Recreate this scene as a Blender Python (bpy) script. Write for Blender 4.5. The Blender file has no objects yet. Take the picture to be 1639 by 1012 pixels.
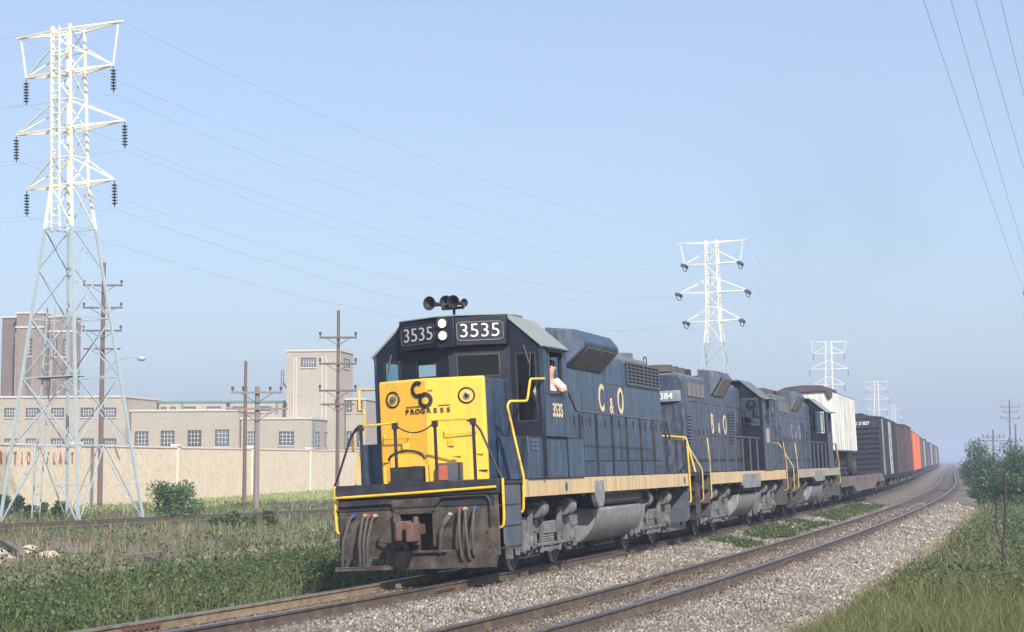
import bpy, bmesh, math, random
import numpy as np
from mathutils import Vector, Matrix
random.seed(7)
RNG = np.random.default_rng(11)
SC = bpy.context.scene
COL = SC.collection
R = math.radians

# ------------------------------------------------------------------ camera
FPX, EYE, PITCH = 2900.0, 2.1, math.atan(229 / 2900)      # focal length in pixels of a 1639 px wide frame
cam_d = bpy.data.cameras.new('camera')
cam_d.sensor_width = 36
cam_d.lens = FPX / 1639 * 36
cam_d.clip_start, cam_d.clip_end = .5, 20000
cam = bpy.data.objects.new('camera', cam_d)
COL.objects.link(cam)
cam.location = (0, 0, EYE)
cam.rotation_euler = (math.pi / 2 + PITCH, 0, 0)
SC.camera = cam

# ------------------------------------------------------------------ light
SUN_AZ = math.atan2(.38, -.925)        # heading of the sun, clockwise from +Y
SUN_EL = R(37)
world = bpy.data.worlds.new('World')
SC.world = world
world.use_nodes = True
wn = world.node_tree
sky = wn.nodes.new('ShaderNodeTexSky')
sky.sky_type = 'NISHITA'
sky.sun_disc = False
sky.sun_elevation = SUN_EL
sky.sun_rotation = SUN_AZ
sky.altitude = 100
sky.air_density = 1.0
sky.dust_density = 2.5
sky.ozone_density = 2.0
bg = wn.nodes['Background']
bg.inputs['Strength'].default_value = .135
veil = wn.nodes.new('ShaderNodeMix')                       # thin high haze, the same all over the sky
veil.data_type = 'RGBA'
veil.inputs[0].default_value = .45
veil.inputs[7].default_value = (3.36, 4.18, 5.70, 1)
wtc = wn.nodes.new('ShaderNodeTexCoord')
wnz = wn.nodes.new('ShaderNodeTexNoise')                   # the high haze is a little uneven
wnz.inputs['Scale'].default_value, wnz.inputs['Detail'].default_value = 3.0, 4
wmr = wn.nodes.new('ShaderNodeMapRange')
wmr.inputs['To Min'].default_value, wmr.inputs['To Max'].default_value = .36, .54
wn.links.new(wtc.outputs['Generated'], wnz.inputs['Vector'])
wn.links.new(wnz.outputs['Fac'], wmr.inputs['Value'])
wn.links.new(wmr.outputs[0], veil.inputs[0])
wn.links.new(sky.outputs[0], veil.inputs[6])
wn.links.new(veil.outputs[2], bg.inputs['Color'])
sun_d = bpy.data.lights.new('sun', 'SUN')
sun_d.energy = 5.0
sun_d.angle = R(.53)
sun_d.color = (1, .95, .86)
sun = bpy.data.objects.new('sun', sun_d)
COL.objects.link(sun)
to_sun = Vector((math.sin(SUN_AZ) * math.cos(SUN_EL), math.cos(SUN_AZ) * math.cos(SUN_EL), math.sin(SUN_EL)))
sun.rotation_euler = to_sun.to_track_quat('Z', 'Y').to_euler()
SC.view_settings.view_transform = 'Standard'
SC.view_settings.look = 'None'
SC.view_settings.exposure = .36
SC.view_settings.gamma = 1
SC.cycles.volume_bounces = 1
SC.cycles.max_bounces = 8
SC.cycles.transparent_max_bounces = 12
SC.cycles.use_denoising = True

# ------------------------------------------------------------------ helpers
class MB:
    """collects geometry of one mesh"""
    def __init__(s):
        s.v, s.f, s.m, s.k = [], [], [], 0
    def add(s, vs, fs):
        n = len(s.v)
        s.v += [tuple(p) for p in vs]
        s.f += [tuple(i + n for i in q) for q in fs]
        s.m += [s.k] * len(fs)
        return s
    def box(s, x0, x1, y0, y1, z0, z1):
        return s.add([(x, y, z) for x in (x0, x1) for y in (y0, y1) for z in (z0, z1)],
                     [(0, 1, 3, 2), (4, 6, 7, 5), (0, 4, 5, 1), (2, 3, 7, 6), (0, 2, 6, 4), (1, 5, 7, 3)])
    def prism(s, poly, axis, a, b):
        n = len(poly)
        def P(p, t):
            return {'x': (t, p[0], p[1]), 'y': (p[0], t, p[1]), 'z': (p[0], p[1], t)}[axis]
        vs = [P(p, a) for p in poly] + [P(p, b) for p in poly]
        fs = [tuple(range(n)), tuple(range(2 * n - 1, n - 1, -1))]
        fs += [(i, i + n, (i + 1) % n + n, (i + 1) % n) for i in range(n)]
        return s.add(vs, fs)
    def bar(s, p0, p1, w, h=None, up=(0, 0, 1)):
        h = h or w
        p0, p1 = Vector(p0), Vector(p1)
        d = (p1 - p0).normalized()
        u = Vector(up)
        if abs(d.dot(u)) > .98:
            u = Vector((1, 0, 0))
        a = d.cross(u).normalized() * w / 2
        b = a.cross(d).normalized() * h / 2
        vs = [p + q for p in (p0, p1) for q in (-a - b, a - b, a + b, -a + b)]
        return s.add(vs, [(0, 1, 2, 3), (7, 6, 5, 4)] + [(i, i + 4, (i + 1) % 4 + 4, (i + 1) % 4) for i in range(4)])
    def cyl(s, p0, p1, r, n=14, r2=None):
        r2 = r if r2 is None else r2
        p0, p1 = Vector(p0), Vector(p1)
        d = (p1 - p0).normalized()
        u = Vector((0, 0, 1)) if abs(d.z) < .9 else Vector((1, 0, 0))
        a = d.cross(u).normalized()
        b = d.cross(a)
        vs = []
        for p, q in ((p0, r), (p1, r2)):
            vs += [p + (a * math.cos(2 * math.pi * i / n) + b * math.sin(2 * math.pi * i / n)) * q for i in range(n)]
        fs = [tuple(range(n - 1, -1, -1)), tuple(range(n, 2 * n))]
        fs += [(i, (i + 1) % n, (i + 1) % n + n, i + n) for i in range(n)]
        return s.add(vs, fs)
    def lathe(s, prof, p0, d, n=16):
        """profile of (t along d, radius)"""
        p0, d = Vector(p0), Vector(d).normalized()
        u = Vector((0, 0, 1)) if abs(d.z) < .9 else Vector((1, 0, 0))
        a = d.cross(u).normalized()
        b = d.cross(a)
        vs = [p0 + d * t + (a * math.cos(2 * math.pi * i / n) + b * math.sin(2 * math.pi * i / n)) * r for t, r in prof for i in range(n)]
        k = len(prof)
        fs = [(j * n + i, j * n + (i + 1) % n, (j + 1) * n + (i + 1) % n, (j + 1) * n + i) for j in range(k - 1) for i in range(n)]
        fs += [tuple(range(n - 1, -1, -1)), tuple(range((k - 1) * n, k * n))]
        return s.add(vs, fs)
    def tube(s, path, r, n=6, closed=False):
        P = [Vector(p) for p in path]
        if not closed:
            Q = [P[0]]
            for i in range(1, len(P) - 1):
                e0, e1 = P[i - 1] - P[i], P[i + 1] - P[i]
                q = min(r * 2.4, e0.length * .4, e1.length * .4)
                c0, c1 = P[i] + e0.normalized() * q, P[i] + e1.normalized() * q
                Q += [c0, (c0 + c1) * .25 + P[i] * .5, c1]
            P = Q + [P[-1]]
        m = len(P)
        vs, a = [], None
        for i in range(m):
            if closed:
                d = (P[(i + 1) % m] - P[i - 1]).normalized()
            else:
                d = (P[min(i + 1, m - 1)] - P[max(i - 1, 0)]).normalized()
            if a is None:
                u = Vector((0, 0, 1)) if abs(d.z) < .9 else Vector((1, 0, 0))
                a = d.cross(u).normalized()
            else:
                a = (a - d * a.dot(d)).normalized()
            b = d.cross(a)
            vs += [P[i] + (a * math.cos(2 * math.pi * k / n) + b * math.sin(2 * math.pi * k / n)) * r for k in range(n)]
        mm = m if closed else m - 1
        fs = [(i * n + k, i * n + (k + 1) % n, ((i + 1) % m) * n + (k + 1) % n, ((i + 1) % m) * n + k) for i in range(mm) for k in range(n)]
        if not closed:
            fs += [tuple(range(n - 1, -1, -1)), tuple(range((m - 1) * n, m * n))]
        return s.add(vs, fs)
    def build(s, name, mat, parent=None, bevel=0, smooth=40, seg=2):
        me = bpy.data.meshes.new(name)
        me.from_pydata(s.v, [], s.f)
        if len(set(s.m)) > 1:
            me.polygons.foreach_set('material_index', s.m)
        bm = bmesh.new()
        bm.from_mesh(me)
        bmesh.ops.recalc_face_normals(bm, faces=bm.faces)
        bm.to_mesh(me)
        bm.free()
        for m in (mat if isinstance(mat, (list, tuple)) else [mat]):
            me.materials.append(MAT[m])
        if smooth:
            me.polygons.foreach_set('use_smooth', [True] * len(me.polygons))
            me.set_sharp_from_angle(angle=R(smooth))
        o = bpy.data.objects.new(name, me)
        COL.objects.link(o)
        if parent:
            o.parent = parent
        if bevel:
            md = o.modifiers.new('bevel', 'BEVEL')
            md.width, md.segments, md.limit_method, md.angle_limit = bevel, seg, 'ANGLE', R(35)
        return o

def tag(o, label, cat, group=None, kind=None):
    if label: o['label'] = label
    if cat: o['category'] = cat
    if group: o['group'] = group
    if kind: o['kind'] = kind
    return o
def thing(name, label, cat, loc=(0, 0, 0), rot=(0, 0, 0), group=None):
    o = bpy.data.objects.new(name, None)
    COL.objects.link(o)
    o.empty_display_size = .2
    o.location, o.rotation_euler = loc, rot
    return tag(o, label, cat, group)
def inst(name, me, parent, loc=(0, 0, 0), rot=(0, 0, 0), scale=(1, 1, 1)):
    o = bpy.data.objects.new(name, me)
    COL.objects.link(o)
    o.parent = parent
    o.location, o.rotation_euler, o.scale = loc, rot, scale
    return o
def np_mesh(name, V, F, mat, attrs=None, smooth=False):
    """V (n,3), F (m,k) arrays -> object"""
    me = bpy.data.meshes.new(name)
    V = np.ascontiguousarray(V, dtype=np.float32)
    F = np.ascontiguousarray(F, dtype=np.int32)
    m, k = F.shape
    me.vertices.add(len(V))
    me.vertices.foreach_set('co', V.ravel())
    me.loops.add(m * k)
    me.loops.foreach_set('vertex_index', F.ravel())
    me.polygons.add(m)
    me.polygons.foreach_set('loop_start', np.arange(0, m * k, k, dtype=np.int32))
    if smooth:
        me.polygons.foreach_set('use_smooth', np.ones(m, dtype=bool))
    me.update(calc_edges=True)
    for an, av in (attrs or {}).items():
        at = me.attributes.new(an, 'FLOAT', 'POINT')
        at.data.foreach_set('value', np.ascontiguousarray(av, dtype=np.float32))
    me.materials.append(MAT[mat])
    o = bpy.data.objects.new(name, me)
    COL.objects.link(o)
    return o
def text_mesh(name, body, size, org, right, up, mat, parent, depth=.004, fat=0.0, align='CENTER', xs=1.0, spacing=1.0):
    cu = bpy.data.curves.new('t', 'FONT')
    cu.body, cu.size, cu.extrude, cu.offset = body, size, depth, fat
    cu.align_x, cu.align_y, cu.space_character = align, 'CENTER', spacing
    ob = bpy.data.objects.new('t', cu)
    COL.objects.link(ob)
    dg = bpy.context.evaluated_depsgraph_get()
    me = bpy.data.meshes.new_from_object(ob.evaluated_get(dg))
    bpy.data.objects.remove(ob)
    bpy.data.curves.remove(cu)
    r, u = Vector(right).normalized(), Vector(up).normalized()
    n = r.cross(u)
    T = Matrix(((r.x * xs, u.x, n.x, org[0]), (r.y * xs, u.y, n.y, org[1]), (r.z * xs, u.z, n.z, org[2]), (0, 0, 0, 1)))
    me.transform(T)
    me.name = name
    me.materials.clear()
    me.materials.append(MAT[mat])
    o = bpy.data.objects.new(name, me)
    COL.objects.link(o)
    o.parent = parent
    return o

# ------------------------------------------------------------------ materials
MAT = {}
def mat(name, c, c2=None, rough=.6, metal=0.0, scale=4.0, amount=.5, bump=0.0, bscale=30.0, streak=False, dirt=None, dirt_amt=.4,
        dirt_z=None, spec=.5, emit=0, island=0.0, transl=0.0, fine=0.0, coat=0, speck=None):
    m = bpy.data.materials.new(name)
    m.use_nodes = True
    nt = m.node_tree
    N, L = nt.nodes, nt.links
    b = N['Principled BSDF']
    b.inputs['Roughness'].default_value = rough
    b.inputs['Metallic'].default_value = metal
    b.inputs['Specular IOR Level'].default_value = spec
    b.inputs['Coat Weight'].default_value = coat
    tc = N.new('ShaderNodeTexCoord')
    mp = N.new('ShaderNodeMapping')
    L.new(tc.outputs['Object'], mp.inputs[0])
    if streak:
        mp.inputs['Scale'].default_value = (1, 1, .12)
    def noise(sc, det=5, src=None):
        n = N.new('ShaderNodeTexNoise')
        n.inputs['Scale'].default_value = sc
        n.inputs['Detail'].default_value = det
        n.inputs['Roughness'].default_value = .6
        L.new(src or mp.outputs[0], n.inputs['Vector'])
        return n.outputs['Fac']
    def ramp(f, a, bb, c0=0., c1=1.):
        r = N.new('ShaderNodeMapRange')
        r.inputs['From Min'].default_value, r.inputs['From Max'].default_value = a, bb
        r.inputs['To Min'].default_value, r.inputs['To Max'].default_value = c0, c1
        L.new(f, r.inputs['Value'])
        return r.outputs[0]
    def mix(f, A, B, typ='MIX'):
        x = N.new('ShaderNodeMix')
        x.data_type, x.blend_type = 'RGBA', typ
        if isinstance(f, (int, float)): x.inputs[0].default_value = f
        else: L.new(f, x.inputs[0])
        for s_, v in ((6, A), (7, B)):
            if isinstance(v, tuple): x.inputs[s_].default_value = (*v, 1)
            else: L.new(v, x.inputs[s_])
        return x.outputs[2]
    col = c
    if c2:
        col = mix(ramp(noise(scale), .5 - .3 * (1 - amount) - .08, .5 + .3 * (1 - amount) + .08), c, c2)
    if island:
        g = N.new('ShaderNodeNewGeometry')
        hv = N.new('ShaderNodeHueSaturation')
        hv.inputs['Hue'].default_value = .5
        if isinstance(col, tuple): hv.inputs['Color'].default_value = (*col, 1)
        else: L.new(col, hv.inputs['Color'])
        L.new(ramp(g.outputs['Random Per Island'], 0, 1, 1 - island, 1 + island), hv.inputs['Value'])
        wn_ = N.new('ShaderNodeTexWhiteNoise')
        wn_.noise_dimensions = '1D'
        L.new(g.outputs['Random Per Island'], wn_.inputs['W'])
        L.new(ramp(wn_.outputs['Value'], 0, 1, .5 - .035 * island, .5 + .05 * island), hv.inputs['Hue'])
        col = hv.outputs[0]
    if fine:
        col = mix(fine, col, mix(ramp(noise(bscale, 3, tc.outputs['Object']), .3, .7), (.25, .25, .25), (1, 1, 1)), 'MULTIPLY')
    if dirt:
        f = ramp(noise(3.1 if not streak else 4.5, 9), .60 - dirt_amt * .32, .72, 0, 1)
        if dirt_z:
            sx = N.new('ShaderNodeSeparateXYZ')
            L.new(tc.outputs['Object'], sx.inputs[0])
            zf = ramp(sx.outputs['Z'], dirt_z[0], dirt_z[1], 1, .12)
            mu = N.new('ShaderNodeMath')
            mu.operation = 'MULTIPLY'
            L.new(f, mu.inputs[0]); L.new(zf, mu.inputs[1])
            f = mu.outputs[0]
        col = mix(f, col, dirt)
    if speck:
        m2 = N.new('ShaderNodeMapping')
        m2.inputs['Scale'].default_value = (1, 1, .35)
        L.new(tc.outputs['Object'], m2.inputs[0])
        col = mix(ramp(noise(11, 6, m2.outputs[0]), .47, .72, 0, speck[1]), col, speck[0])
        m3 = N.new('ShaderNodeMapping')
        m3.inputs['Scale'].default_value = (1, 1, .05)
        L.new(tc.outputs['Object'], m3.inputs[0])
        col = mix(ramp(noise(7, 4, m3.outputs[0]), .54, .70, 0, .75), col, (.006, .008, .014))
    if isinstance(col, tuple): b.inputs['Base Color'].default_value = (*col, 1)
    else: L.new(col, b.inputs['Base Color'])
    if bump:
        bp = N.new('ShaderNodeBump')
        bp.inputs['Strength'].default_value = bump
        bp.inputs['Distance'].default_value = .02
        L.new(noise(bscale, 6, tc.outputs['Object']), bp.inputs['Height'])
        L.new(bp.outputs[0], b.inputs['Normal'])
    if emit:
        b.inputs['Emission Color'].default_value = (*c, 1)
        b.inputs['Emission Strength'].default_value = emit
    if transl:
        tr = N.new('ShaderNodeBsdfTranslucent')
        if isinstance(col, tuple): tr.inputs['Color'].default_value = (*col, 1)
        else: L.new(col, tr.inputs['Color'])
        ms = N.new('ShaderNodeMixShader')
        ms.inputs[0].default_value = transl
        L.new(b.outputs[0], ms.inputs[1]); L.new(tr.outputs[0], ms.inputs[2])
        L.new(ms.outputs[0], N['Material Output'].inputs['Surface'])
    MAT[name] = m
    return m

BLUE, BLUE2 = (.006, .018, .043), (.018, .048, .098)
DUST = (.13, .125, .125)
mat('blue_paint', BLUE, BLUE2, rough=.40, scale=5.5, amount=.8, streak=True, dirt=(.052, .078, .130), dirt_amt=.75, bump=.05, bscale=7, fine=.5, speck=((.105, .15, .19), .5))
mat('blue_faded', (.011, .023, .056), (.032, .054, .104), rough=.5, scale=5, amount=.8, streak=True, dirt=(.075, .085, .11), dirt_amt=.7, bump=.03, bscale=6, fine=.3, speck=((.15, .165, .19), .6))
mat('front_blue_shaded', (.006, .008, .018), (.009, .012, .026), rough=.5, scale=2, dirt=(.018, .02, .03), dirt_amt=.4, spec=.3)  # darker copy of the blue paint, dimmer light on fronts put into colour
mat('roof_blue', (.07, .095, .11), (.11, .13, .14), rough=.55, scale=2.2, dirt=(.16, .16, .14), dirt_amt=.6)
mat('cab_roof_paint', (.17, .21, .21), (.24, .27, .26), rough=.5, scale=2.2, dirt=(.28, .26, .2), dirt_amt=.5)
mat('yellow_paint', (.82, .45, .045), (.80, .43, .042), rough=.42, scale=1.2, streak=True, dirt=(.55, .33, .06), dirt_amt=.22)
mat('rail_yellow', (.82, .50, .03), (.72, .42, .03), rough=.45, scale=9, dirt=(.3, .18, .05), dirt_amt=.25)
mat('cream_stripe', (.63, .44, .20), (.54, .40, .23), rough=.55, scale=2.5, streak=True, dirt=(.30, .24, .18), dirt_amt=.5)
mat('cream_faded', (.34, .29, .22), (.42, .34, .24), rough=.7, scale=2.5, streak=True, dirt=(.2, .19, .18), dirt_amt=.6)
mat('letter_gold', (.70, .53, .30), (.60, .47, .30), rough=.5, scale=8)
mat('letter_faded', (.40, .33, .26), (.25, .24, .24), rough=.6, scale=7)
mat('frame_black', (.013, .013, .017), (.022, .02, .022), rough=.6, scale=5, dirt=(.06, .05, .045), dirt_amt=.35)
mat('platform_black', (.014, .015, .022), (.02, .021, .03), rough=.5, scale=5, dirt=(.05, .045, .045), dirt_amt=.4)
mat('pilot_dusty', (.030, .024, .021), (.072, .056, .044), rough=.85, scale=7, dirt=(.12, .098, .078), dirt_amt=.5, fine=.5, bump=.4, bscale=22)
mat('step_blue', (.05, .068, .105), (.075, .09, .125), rough=.6, scale=6, dirt=(.12, .11, .10), dirt_amt=.5)
mat('coupler_rust', (.085, .045, .035), (.13, .075, .055), rough=.8, scale=8, bump=.3, bscale=20)
mat('hose_rubber', (.06, .05, .044), (.10, .085, .072), rough=.8, scale=10)
mat('truck_dust', (.105, .10, .103), (.22, .215, .22), rough=.75, scale=6, dirt=(.05, .047, .048), dirt_amt=.6, bump=.25, bscale=16)
mat('truck_dark', (.05, .045, .044), (.10, .094, .09), rough=.8, scale=6, dirt=(.06, .055, .055), dirt_amt=.5, bump=.2, bscale=16)  # darkened so that bolsters carry some under-engine shadow in their colour
mat('tank_dust', (.18, .18, .19), (.25, .25, .26), rough=.55, scale=3, dirt=(.36, .35, .34), dirt_amt=.35, bump=.15, bscale=25, fine=.3)
mat('wheel_steel', (.045, .04, .04), (.09, .08, .075), rough=.6, scale=8)
mat('grille_dark', (.006, .006, .008), rough=.7)
mat('grille_bar', (.07, .075, .085), rough=.5)
mat('filter_mesh', (.15, .135, .13), (.24, .215, .20), rough=.7, scale=30, fine=.4, bscale=60)
mat('white_letter', (.62, .64, .66), rough=.5)
mat('board_black', (.010, .010, .014), rough=.35)
mat('board_white', (.30, .32, .35), (.38, .40, .42), rough=.4, scale=6)
mat('board_grey', (.15, .16, .18), (.20, .21, .23), rough=.5, scale=5)
mat('digit_shaded', (.42, .44, .47), rough=.5)  # dimmer copy of the white digits, shade put into the colour
mat('rail_faded', (.50, .34, .10), (.36, .26, .12), rough=.6, scale=5, dirt=(.12, .09, .06), dirt_amt=.4)
mat('black_print', (.012, .012, .016), rough=.5)
mat('chrome', (.6, .6, .62), rough=.2, metal=1)
mat('headlight_lit', (1, .93, .78), rough=.3, emit=3)
mat('hose_blue', (.02, .10, .30), rough=.5); mat('hose_red', (.28, .05, .04), rough=.5); mat('hose_gold', (.4, .27, .06), rough=.5); mat('hose_white', (.38, .34, .31), rough=.5)
mat('red_flag', (.38, .08, .04), (.46, .13, .06), rough=.7, scale=10)
mat('skin', (.58, .34, .25), rough=.6); mat('hair', (.012, .01, .01), rough=.6); mat('shirt', (.78, .62, .55), (.7, .56, .5), rough=.8, scale=12)
mat('seat_vinyl', (.03, .035, .03), rough=.6); mat('cab_inside', (.02, .025, .024), (.03, .035, .033), rough=.7)
mat('trailer_white', (.70, .69, .66), (.58, .57, .53), rough=.55, scale=1.6, streak=True, dirt=(.30, .28, .25), dirt_amt=.45)
mat('tarp_dark', (.05, .045, .05), (.09, .08, .085), rough=.85, scale=4, bump=.3, bscale=6)
mat('tyre', (.02, .019, .02), rough=.8)
mat('flatcar_brown', (.095, .07, .065), (.14, .11, .10), rough=.75, scale=3, dirt=(.18, .16, .15), dirt_amt=.45)
mat('car_black', (.012, .014, .020), (.026, .028, .036), rough=.4, scale=2, streak=True, dirt=(.06, .06, .065), dirt_amt=.3, bump=.03)
mat('car_brown', (.062, .028, .024), (.09, .042, .035), rough=.7, scale=1.5, streak=True, dirt=(.10, .075, .065), dirt_amt=.4)
mat('car_maroon', (.042, .024, .026), (.065, .037, .036), rough=.7, scale=1.5, streak=True, dirt=(.08, .068, .062), dirt_amt=.4)
mat('car_orange', (.72, .15, .045), (.62, .12, .04), rough=.6, scale=1.2, streak=True, dirt=(.4, .13, .06), dirt_amt=.2)
mat('car_grey', (.07, .07, .078), (.11, .105, .108), rough=.7, scale=1.5, streak=True)
mat('car_silver', (.38, .38, .37), (.25, .245, .24), rough=.6, scale=1.2, streak=True, dirt=(.2, .18, .16), dirt_amt=.4)
mat('rail_rust', (.060, .046, .040), (.095, .070, .055), rough=.8, scale=4, bump=.25, bscale=40, dirt=(.16, .115, .075), dirt_amt=.35)
mat('rail_rust_lit', (.19, .135, .085), (.26, .19, .12), rough=.85, scale=4, bump=.25, bscale=40, dirt=(.09, .065, .05), dirt_amt=.4)  # lighter copy of the rail rust, sunlit side put into the colour
mat('rail_top', (.45, .46, .48), (.34, .33, .33), rough=.28, metal=1, scale=5)
mat('old_rail', (.085, .06, .048), (.12, .09, .07), rough=.85, scale=6)
mat('tie_wood', (.045, .037, .034), (.085, .07, .06), rough=.9, scale=5, bump=.5, bscale=18, dirt=(.15, .13, .11), dirt_amt=.35)
mat('tower_white', (.80, .78, .68), (.72, .68, .52), rough=.5, scale=2, dirt=(.62, .56, .36), dirt_amt=.2)
mat('tower_galv', (.38, .45, .475), (.30, .37, .40), rough=.45, scale=2, dirt=(.34, .38, .38), dirt_amt=.4)
mat('insulator', (.045, .06, .08), rough=.25)
mat('pole_wood', (.11, .072, .066), (.16, .11, .10), rough=.9, scale=5, streak=True)
mat('pole_grey', (.17, .14, .135), (.23, .20, .19), rough=.9, scale=5, streak=True)
mat('wire', (.26, .30, .36), rough=.5, metal=.2)
mat('pole_metal', (.38, .40, .42), rough=.5, metal=.4)
mat('wall_cream', (.70, .59, .42), (.77, .66, .49), rough=.9, scale=.35, bump=.05, bscale=9, dirt=(.56, .44, .31), dirt_amt=.5)
mat('wall_cap', (.78, .66, .55), (.70, .56, .46), rough=.9, scale=.8)
mat('wall_letter', (.30, .11, .06), (.38, .15, .09), rough=.8, scale=3)
mat('plant_tan', (.34, .305, .245), (.40, .355, .29), rough=.9, scale=.3, dirt=(.30, .245, .20), dirt_amt=.4)
mat('plant_trim', (.50, .45, .40), rough=.9)
mat('tower_brick', (.225, .175, .145), (.29, .235, .195), rough=.9, scale=2.5, amount=.8, fine=.35, bscale=9)
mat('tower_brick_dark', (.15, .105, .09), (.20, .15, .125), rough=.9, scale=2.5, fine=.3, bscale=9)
mat('green_trim', (.10, .22, .18), rough=.6)
mat('window_frame', (.06, .07, .08), rough=.6)
mat('window_glass', (.045, .06, .085), (.08, .10, .13), rough=.15, scale=.9, spec=.5)
mat('window_glass_dark', (.02, .026, .038), (.04, .05, .065), rough=.15, scale=.9, spec=.5)
mat('window_glass_pale', (.11, .14, .18), (.07, .09, .12), rough=.2, scale=1.3, spec=.6)
mat('steel_dark', (.05, .05, .055), rough=.6)
mat('dirt', (.22, .17, .135), (.28, .225, .185), rough=1, scale=1.5, bump=.5, bscale=8)
mat('ground', (.12, .125, .06), (.19, .15, .105), rough=1, scale=.6, amount=.6, bump=.6, bscale=5)
mat('leaf_weed', (.048, .082, .023), (.088, .118, .036), rough=.55, scale=1.1, island=.55, transl=.22)
mat('leaf_shrub', (.065, .125, .04), (.095, .16, .055), rough=.5, scale=.9, island=.5, transl=.25)
mat('leaf_tree', (.044, .088, .036), (.075, .128, .052), rough=.5, scale=.6, island=.5, transl=.25)
mat('leaf_dark', (.044, .078, .028), (.078, .115, .040), rough=.5, scale=.7, island=.5, transl=.2)
mat('grass_mixed', (.105, .14, .048), (.18, .17, .085), rough=.7, scale=.35, amount=.7, island=.5, transl=.2)
mat('grass_dry', (.19, .145, .10), (.14, .105, .08), rough=.8, scale=.5, island=.5, transl=.1)
mat('grass_straw', (.25, .21, .11), (.15, .15, .06), rough=.8, scale=.9, amount=.7, island=.5, transl=.15)
mat('grass_lawn', (.27, .32, .10), (.33, .35, .14), rough=.7, scale=.2, island=.35, transl=.2)
mat('grass_tall', (.10, .125, .036), (.17, .165, .06), rough=.65, scale=.8, amount=.6, island=.5, transl=.25)
mat('bark', (.09, .07, .055), (.13, .1, .08), rough=.9, scale=9)
mat('stalk_dark', (.03, .024, .022), (.05, .04, .035), rough=.9, scale=9)
mat('rubbish_white', (.50, .44, .37), (.36, .30, .25), rough=.8, scale=5)
mat('old_plank', (.12, .10, .09), (.18, .155, .14), rough=.95, scale=5)
# glass
g = bpy.data.materials.new('cab_glass'); g.use_nodes = True
nt = g.node_tree; nt.nodes.remove(nt.nodes['Principled BSDF'])
a_, b_, mx = nt.nodes.new('ShaderNodeBsdfTransparent'), nt.nodes.new('ShaderNodeBsdfGlossy'), nt.nodes.new('ShaderNodeMixShader')
a_.inputs[0].default_value = (.72, .82, .84, 1); b_.inputs['Roughness'].default_value = .05; mx.inputs[0].default_value = .02
nt.links.new(a_.outputs[0], mx.inputs[1]); nt.links.new(b_.outputs[0], mx.inputs[2]); nt.links.new(mx.outputs[0], nt.nodes['Material Output'].inputs['Surface'])
MAT['cab_glass'] = g
# ballast: stones vary one by one, browner where the rails shed rust and oil
def ballast_mat(name, island):
    m = bpy.data.materials.new(name); m.use_nodes = True
    nt = m.node_tree; N, L = nt.nodes, nt.links
    b = N['Principled BSDF']; b.inputs['Roughness'].default_value = .9
    at = N.new('ShaderNodeAttribute'); at.attribute_name = 'stain'
    r = N.new('ShaderNodeValToRGB')
    cr = r.color_ramp
    pts = ((0, (.10, .086, .076)), (.16, (.155, .134, .115)), (.42, (.215, .186, .158)), (.70, (.275, .239, .204)), (.90, (.345, .304, .265)), (1, (.50, .46, .41)))
    while len(cr.elements) < len(pts): cr.elements.new(.5)
    for e, (p, c) in zip(cr.elements, pts): e.position, e.color = p, (*c, 1)
    if island:
        L.new(N.new('ShaderNodeNewGeometry').outputs['Random Per Island'], r.inputs[0])
    else:
        tc = N.new('ShaderNodeTexCoord'); v = N.new('ShaderNodeTexVoronoi'); v.inputs['Scale'].default_value = 17
        L.new(tc.outputs['Object'], v.inputs['Vector'])
        sx = N.new('ShaderNodeSeparateColor'); L.new(v.outputs['Color'], sx.inputs[0]); L.new(sx.outputs[0], r.inputs[0])
        bp = N.new('ShaderNodeBump'); bp.inputs['Distance'].default_value = .05; bp.inputs['Strength'].default_value = .9; bp.invert = True
        L.new(v.outputs['Distance'], bp.inputs['Height']); L.new(bp.outputs[0], b.inputs['Normal'])
    tc2 = N.new('ShaderNodeTexCoord'); nz = N.new('ShaderNodeTexNoise'); nz.inputs['Scale'].default_value = .9; nz.inputs['Detail'].default_value = 5
    L.new(tc2.outputs['Object'], nz.inputs['Vector'])
    x0 = N.new('ShaderNodeMix'); x0.data_type, x0.blend_type = 'RGBA', 'MULTIPLY'
    mr = N.new('ShaderNodeMapRange'); mr.inputs['From Min'].default_value = .45; mr.inputs['From Max'].default_value = .75; mr.inputs['To Max'].default_value = .95
    L.new(nz.outputs['Fac'], mr.inputs['Value']); L.new(mr.outputs[0], x0.inputs[0]); L.new(r.outputs[0], x0.inputs[6]); x0.inputs[7].default_value = (.56, .49, .43, 1)
    x = N.new('ShaderNodeMix'); x.data_type, x.blend_type = 'RGBA', 'MULTIPLY'
    L.new(at.outputs['Fac'], x.inputs[0]); L.new(x0.outputs[2], x.inputs[6]); x.inputs[7].default_value = (.42, .33, .28, 1)
    y_ = N.new('ShaderNodeMix'); y_.data_type, y_.blend_type = 'RGBA', 'MULTIPLY'
    y_.inputs[0].default_value = 1; L.new(x.outputs[2], y_.inputs[6]); y_.inputs[7].default_value = (1, 1, 1, 1) if island else (.72, .69, .66, 1)
    L.new(y_.outputs[2], b.inputs['Base Color'])
    MAT[name] = m
ballast_mat('ballast_bed', False)
ballast_mat('ballast_stone', True)

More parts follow.
